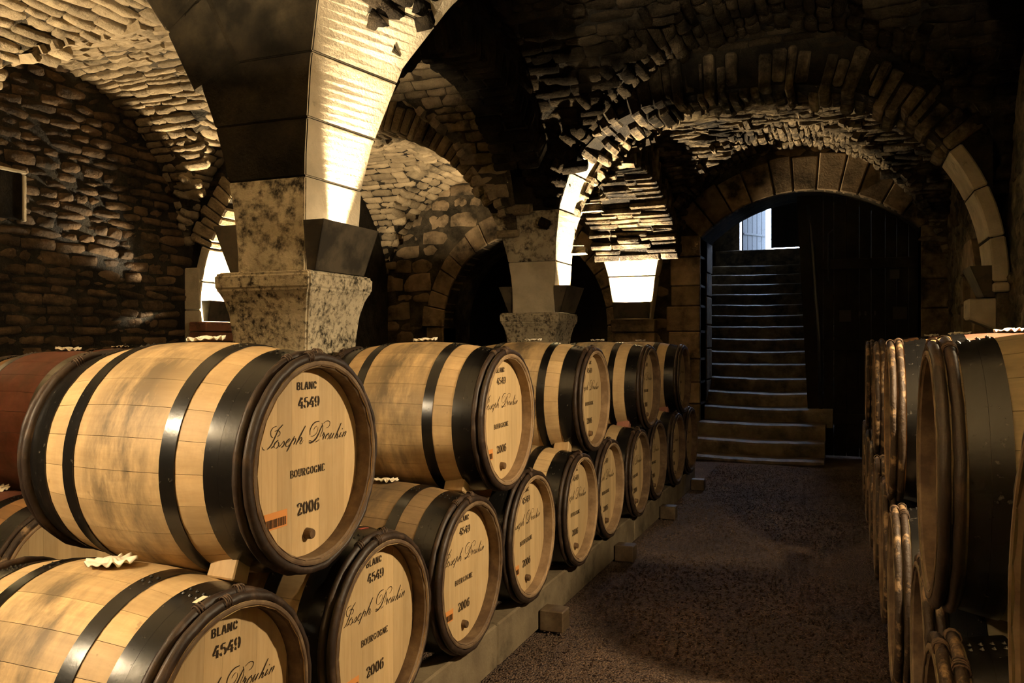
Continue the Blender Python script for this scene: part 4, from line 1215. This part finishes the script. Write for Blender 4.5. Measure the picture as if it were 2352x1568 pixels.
def body_mesh():
    b = MB(); n, k = 12, NST * 3
    for i in range(n + 1):
        t = -BL / 2 + BL * i / n
        for j in range(k):
            a = 2 * math.pi * j / k; r = rad(t) - (0.0015 if j % 3 == 0 else 0)
            b.v.append((t, -r * math.sin(a), r * math.cos(a)))
    for i in range(n):
        for j in range(k): b.f.append((i * k + j, i * k + (j + 1) % k, (i + 1) * k + (j + 1) % k, (i + 1) * k + j))
    return b.mesh('stave_body', True)

PM = {'stave': stave_mesh(), 'body': body_mesh(), 'head': head_disc(), 'boards': [board_mesh(k) for k in range(NBD)],
      'sticker': sticker_mesh(), 'barcode': barcode_mesh(), 'bung': bung_mesh(), 'chime': [chime_mesh(1), chime_mesh(-1)]}
e = BL / 2
PM['hoops'] = [hoop_mesh(*t) for t in ((e - 0.098, e - 0.058), (e - 0.140, e - 0.0985), (e - 0.275, e - 0.228), (-e + 0.058, -e + 0.098), (-e + 0.0985, -e + 0.140), (-e + 0.228, -e + 0.275))]
PM['chest'] = [chestnut_mesh(t, i) for i, t in enumerate((e - 0.014, e - 0.042, -e + 0.014, -e + 0.042))]
PM['tie'] = [tie_mesh(t, a, i) for i, (t, a) in enumerate(((e - 0.014, 0.10), (e - 0.014, 0.55), (e - 0.042, 0.30), (e - 0.042, -0.15), (-e + 0.014, 0.2), (-e + 0.042, 0.4)))]
MATVAR = {}
def mv(key, me, mat):
    k = (key, me.name, mat.name)
    if k not in MATVAR:
        if len(me.materials) == 0: me.materials.append(mat); MATVAR[k] = me
        elif me.materials[0] == mat: MATVAR[k] = me
        else:
            c = me.copy(); c.materials.clear(); c.materials.append(mat); MATVAR[k] = c
    return MATVAR[k]
def barrel(label, group, xf, y, zc, facing=1, roll=0.0, wood='oak', detail=2, text=True, sticker=True, chest='chestnut', chime='chime', hoopmat='hoop', yaw=0.0, cloth=True):
    """xf: X of the front head end; facing +1 looks to +X, -1 to -X"""
    xc = xf - facing * BL / 2
    root = empty('wine_barrel', (xc, y, zc - RB), (0 if facing > 0 else math.pi) + yaw)
    tag(root, label, 'barrel', group)
    Tm = Matrix.Translation((0, 0, RB)) @ Matrix.Rotation(roll, 4, 'X')
    def put(name, me, parent=root, ml=None):
        o = bpy.data.objects.new(name, me); COL.objects.link(o); o.parent = parent
        o.matrix_local = (Tm if ml is None else ml); return o
    if detail == 2:
        me = mv('s', PM['stave'], M[wood])
        for k in range(NST): put('stave', me, root, Tm @ Matrix.Rotation(2 * math.pi * (k + 0.5) / NST, 4, 'X'))
    else: put('stave_body', mv('b', PM['body'], M[wood]))
    for i, me in enumerate(PM['hoops']):
        o = put('hoop', mv('h', me, M[hoopmat] if i in (2, 5) else M['hoop']))
    for i, me in enumerate(PM['chest']):
        c = put('chestnut_hoop', mv('c', me, M[chest]))
        for j in ((0,), (2, 3), (4,), (5,))[i]:
            put('wicker_tie', mv('t', PM['tie'][j], M['wicker']), c, Matrix.Identity(4))
    for i in (0, 1):
        put('chime', mv('ch', PM['chime'][i], M[chime]))
    h = put('head', mv('hd', PM['head'], M['head_d']))
    I = Matrix.Identity(4)
    for me in PM['boards']: put('head_board', mv('hb', me, M['head'] if facing > 0 else M['head_shade']), h, I)
    hb = put('head', mv('hd', PM['head'], M['head_d']), root, Tm @ Matrix.Rotation(math.pi, 4, 'Z'))
    if text:
        for me in LETTERS: put('lettering', me, h, I)
    put('head_bung', mv('bg', PM['bung'], M['bung']), h, I)
    if sticker:
        put('barcode_label', mv('st', PM['sticker'], M['sticker']), h, I); put('barcode', mv('bc', PM['barcode'], M['ink']), h, I)
    return root
def cloth_mesh(seed):
    b = MB(); n = 84; K = 8
    for k in range(K):
        f = k / (K - 1)
        for i in range(n):
            a = 2 * math.pi * i / n
            pl = math.sin(a * 12 + seed + 0.8 * math.sin(a * 2 + seed)) * (0.6 + 0.4 * math.sin(a * 3 + seed * 2))
            r = 0.056 * f * (1 + 0.10 * math.sin(a * 2 + seed) + 0.05 * pl)
            z = 0.010 * (1 - f) ** 0.5 + 0.016 * f ** 2 * (0.62 + 0.55 * pl) + 0.004 * math.sin(a + seed) * f
            if k < 3: z = 0.019 - 0.001 * k      # bung under the cloth
            b.v.append((r * math.cos(a), r * math.sin(a), max(0.001, z)))
    for k in range(K - 1):
        for i in range(n):
            j = (i + 1) % n; b.f.append((k * n + i, k * n + j, (k + 1) * n + j, (k + 1) * n + i))
    me = b.mesh('bung_cloth', True)
    me.materials.append(M['cloth'])
    return me
CL = [cloth_mesh(i * 1.7 + 0.4) for i in range(4)]
def cloth(label, x, y, ztop, k=0, s=1.0, rz=0.0):
    o = bpy.data.objects.new('bung_cloth', CL[k % 4]); COL.objects.link(o)
    o.location = (x, y, ztop + 0.001); o.scale = (s, s, s); o.rotation_euler = (0, 0, rz)
    sm = o.modifiers.new('thickness', 'SOLIDIFY'); sm.thickness = 0.002; sm.offset = 1.0
    tag(o, label, 'cloth', 'white cloths under the bungs')

ORD = ['first', 'second', 'third', 'fourth', 'fifth', 'sixth', 'seventh', 'eighth', 'ninth', 'tenth']
ZU, ZLO = 1.5 - RB, 1.5 - RB - 0.615
XF = -1.45
gl = 'lettered oak barrels along the left of the aisle'
rolls = [0.05, 0.0, 0.02, -0.03, 0.03, 0.0, -0.02, 0.02, 0.0, 0.0]
for k in range(10):
    y = 1.69 + 0.727 * k
    if k == 0: lab = 'lower left barrel at the bottom left corner, largest of the lower row, lettered head'
    else: lab = f'lettered oak barrel, {ORD[k]} from the viewer in the lower row left of the aisle'
    barrel(lab, gl, XF + random.uniform(-0.015, 0.015), y, ZLO, 1, -rolls[k], 'oak_grey' if k in (2,) else 'oak', 2 if k < 5 else 1, True, k in (1, 2, 3, 5), 'chestnut', 'chime_l' if k in (3, 4, 5) else 'chime')
for k in range(5):
    y = 2.05 + 1.454 * k + (0.0 if k == 1 else 0)
    lab = 'big upper oak barrel nearest the viewer with lettered head and orange barcode label' if k == 0 else f'lettered oak barrel, {ORD[k]} from the viewer in the upper row left of the aisle'
    barrel(lab, gl, XF + (0.0, 0.01, -0.01, 0.01, 0.0)[k], y, ZU, 1, (0, 0.02, 0, -0.02, 0)[k], 'oak', 2 if k < 3 else 1, True, k < 2, 'chestnut', 'chime_l' if k in (1, 2) else 'chime')
    cloth(f'white crumpled cloth on top of the {ORD[k]} upper barrel left of the aisle', XF - BL / 2, y, 1.5, k, 0.95, k)
cloth('white crumpled cloth on the lower barrel at bottom left', XF - BL / 2, 1.69, ZLO + RB, 1, 1.15, 0.4)
cloth('white crumpled cloth on the lower barrel behind the big upper barrel', XF - BL / 2, 3.144, ZLO + RB, 2, 0.95, 1.0)
# wine-stained barrels in the rows behind
gb = 'wine-stained barrels behind the front row'
for k, y in enumerate((2.52, 3.25)):
    barrel(('wine-stained barrel low at the left edge, its head half hidden', 'wine-stained lower barrel hidden behind the big upper barrel')[k], gb, -3.065, y, ZLO - 0.045, 1, 0.0, 'oak_red', 2 if k == 0 else 1, False, False, 'chestnut_l', 'chime_l')
barrel('dark red wine-stained barrel at the left edge behind the big upper barrel', gb, -3.065, 2.885, ZU - 0.045, 1, 0.0, 'oak_red', 2, False, False, 'chestnut', 'chime', 'hoop_galv')
cloth('white crumpled cloth on the dark red barrel at the left', -3.5, 2.885, 1.455, 3, 1.0, 0.5)
cloth('white crumpled cloth at the very left edge on the low red barrel', -3.5, 2.52, ZLO - 0.045 + RB, 0, 1.0, 1.5)
for k, (y, z) in enumerate(((3.74, ZLO - 0.045), (4.47, ZLO - 0.045), (4.105, ZU - 0.045))):
    barrel(('lower barrel of the back row, nearer one', 'lower barrel of the back row, farther one', 'upper barrel of the back row, only its cloth showing')[k], gb, -4.065, y, z, 1, 0, 'oak_red', 1, False, False)
cloth('small white cloth far behind the big upper barrel', -4.5, 4.105, 1.455, 1, 0.95, 0.2)

# right-hand rows
gr_ = 'shadowed barrels along the right of the aisle'
ZUR, ZLR = 1.535 - RB, 1.535 - RB - 0.615
for k in range(9):
    y = 1.18 + 0.727 * k
    xf = 0.165 - 0.010 * k + (0.03 if k == 2 else 0)
    barrel(f'dark barrel seen end-on, {ORD[k]} from the viewer in the lower row right of the aisle', gr_, xf, y, ZLR, -1, random.uniform(-0.4, 0.4), 'oak_shade', 2 if k < 4 else 1, False, False, 'chestnut_l', 'chime')
for k in range(5):
    y = 0.815 + 1.454 * k
    xf = (0.17, 0.17, 0.135, 0.12, 0.10)[k]
    barrel(f'dark barrel seen end-on, {ORD[k]} from the viewer in the upper row right of the aisle', gr_, xf, y, ZUR, -1, random.uniform(-0.3, 0.3), 'oak_shade' if k < 2 else 'oak_red', 2 if k < 3 else 1, False, False, 'chestnut' if k < 2 else 'chestnut_l', 'chime')
    if k: cloth(f'white crumpled cloth on top of the {ORD[k]} upper barrel right of the aisle', xf + BL / 2, y, 1.535, k + 1, 0.95, k * 2.0)

# wedges between lower and upper barrels
for k in range(5):
    y = 1.69 + 1.454 * k + 0.155
    b = MB()
    b.v = [(-0.05, -0.032, 0), (0.05, -0.032, 0), (0.05, 0.03, -0.012), (-0.05, 0.03, -0.012), (-0.045, -0.022, 0.10), (0.045, -0.022, 0.10), (0.045, 0.034, 0.085), (-0.045, 0.034, 0.085)]
    b.f = [(3, 2, 1, 0), (4, 5, 6, 7), (0, 1, 5, 4), (1, 2, 6, 5), (2, 3, 7, 6), (3, 0, 4, 7)]
    o = b.build('wooden_wedge', M['wedge_red' if k >= 3 else 'wedge'], bevel=0.004)
    o.location = (XF - 0.17, y, ZLO + 0.305); o.rotation_euler = (-0.30, 0, -0.05)
    tag(o, ('pale wooden wedge under the big upper barrel nearest the viewer', 'wooden wedge under the second upper barrel', 'wooden wedge under the third upper barrel', 'reddish wooden wedge under the fourth upper barrel', 'reddish wooden wedge under the farthest upper barrel')[k], 'wedge', 'wedges between the barrel tiers')

# runner beams and sleepers
def beam(label, x, y0, y1, w=0.14, h=0.20):
    n = max(1, round((y1 - y0) / 2.4)); root = empty('runner_beam', (x, (y0 + y1) / 2, 0)); tag(root, label, 'beam')
    for i in range(n):
        a = y0 + (y1 - y0) * i / n; c = y0 + (y1 - y0) * (i + 1) / n
        b = MB(); b.box((0, (a + c) / 2 - (y0 + y1) / 2, h / 2), (w, c - a - 0.008, h)); b.build('beam_length', M['concrete'], root, bevel=0.008)
beam('long pale runner beam under the left barrels along the aisle', XF - 0.11, 0.9, 8.7, 0.11)
beam('runner beam under the back ends of the left barrels', XF - 0.75, 0.9, 8.7)
beam('front runner beam under the wine-stained barrels', -3.185, 1.9, 3.7, 0.14, 0.155)
beam('rear runner beam under the wine-stained barrels', -3.815, 1.9, 3.7, 0.14, 0.155)
beam('front runner beam under the back row of barrels', -4.185, 3.2, 5.0, 0.14, 0.155)
beam('rear runner beam under the back row of barrels', -4.815, 3.2, 5.0, 0.14, 0.155)
beam('runner beam under the right barrels along the aisle', 0.255, 0.6, 7.5, 0.12, 0.235)
beam('runner beam under the back ends of the right barrels', 0.88, 0.6, 7.5, 0.12, 0.235)
for k, y in enumerate((2.62, 4.08, 5.55, 7.0, 8.46)):
    b = MB(); b.box((0, 0, 0.055), (0.13, 0.11, 0.11)); o = b.build('sleeper_block', M['sleeper'], bevel=0.006)
    o.location = (XF - 0.05 + 0.068, y, 0)
    tag(o, f'dark wooden block against the runner beam, {ORD[k]} from the viewer', 'block', 'blocks along the runner beam')
# loose tags and tape
b = MB()
for i in range(6):
    f = i / 5; a = -0.10 - 0.12 * f
    t = e - 0.075; r = rad(t) + 0.005
    for dt in (-0.008, 0.008): b.v.append((t + dt, -r * math.sin(-a), r * math.cos(a)))
for i in range(5): b.f.append((2 * i, 2 * i + 1, 2 * i + 3, 2 * i + 2))
o = b.build('paper_tag', M['white_tape']); o.location = (XF - BL / 2, 1.69, ZLO)
sm = o.modifiers.new('thickness', 'SOLIDIFY'); sm.thickness = 0.0015
tag(o, 'pale strip of tape on the black hoop of the bottom left barrel', 'tape')
b = MB()
for i in range(6):
    f = i / 5; a = 0.02 + 0.16 * f
    t = e - 0.11; r = rad(t) + 0.005
    for dt in (-0.006, 0.006): b.v.append((t + dt, r * math.sin(a), r * math.cos(a)))
for i in range(5): b.f.append((2 * i, 2 * i + 1, 2 * i + 3, 2 * i + 2))
o = b.build('red_tape', M['red_tape']); o.location = (XF - BL / 2, 2.417, ZLO)
sm = o.modifiers.new('thickness', 'SOLIDIFY'); sm.thickness = 0.0015
tag(o, 'red strip of tape on the hoop of the second lower barrel', 'tape')
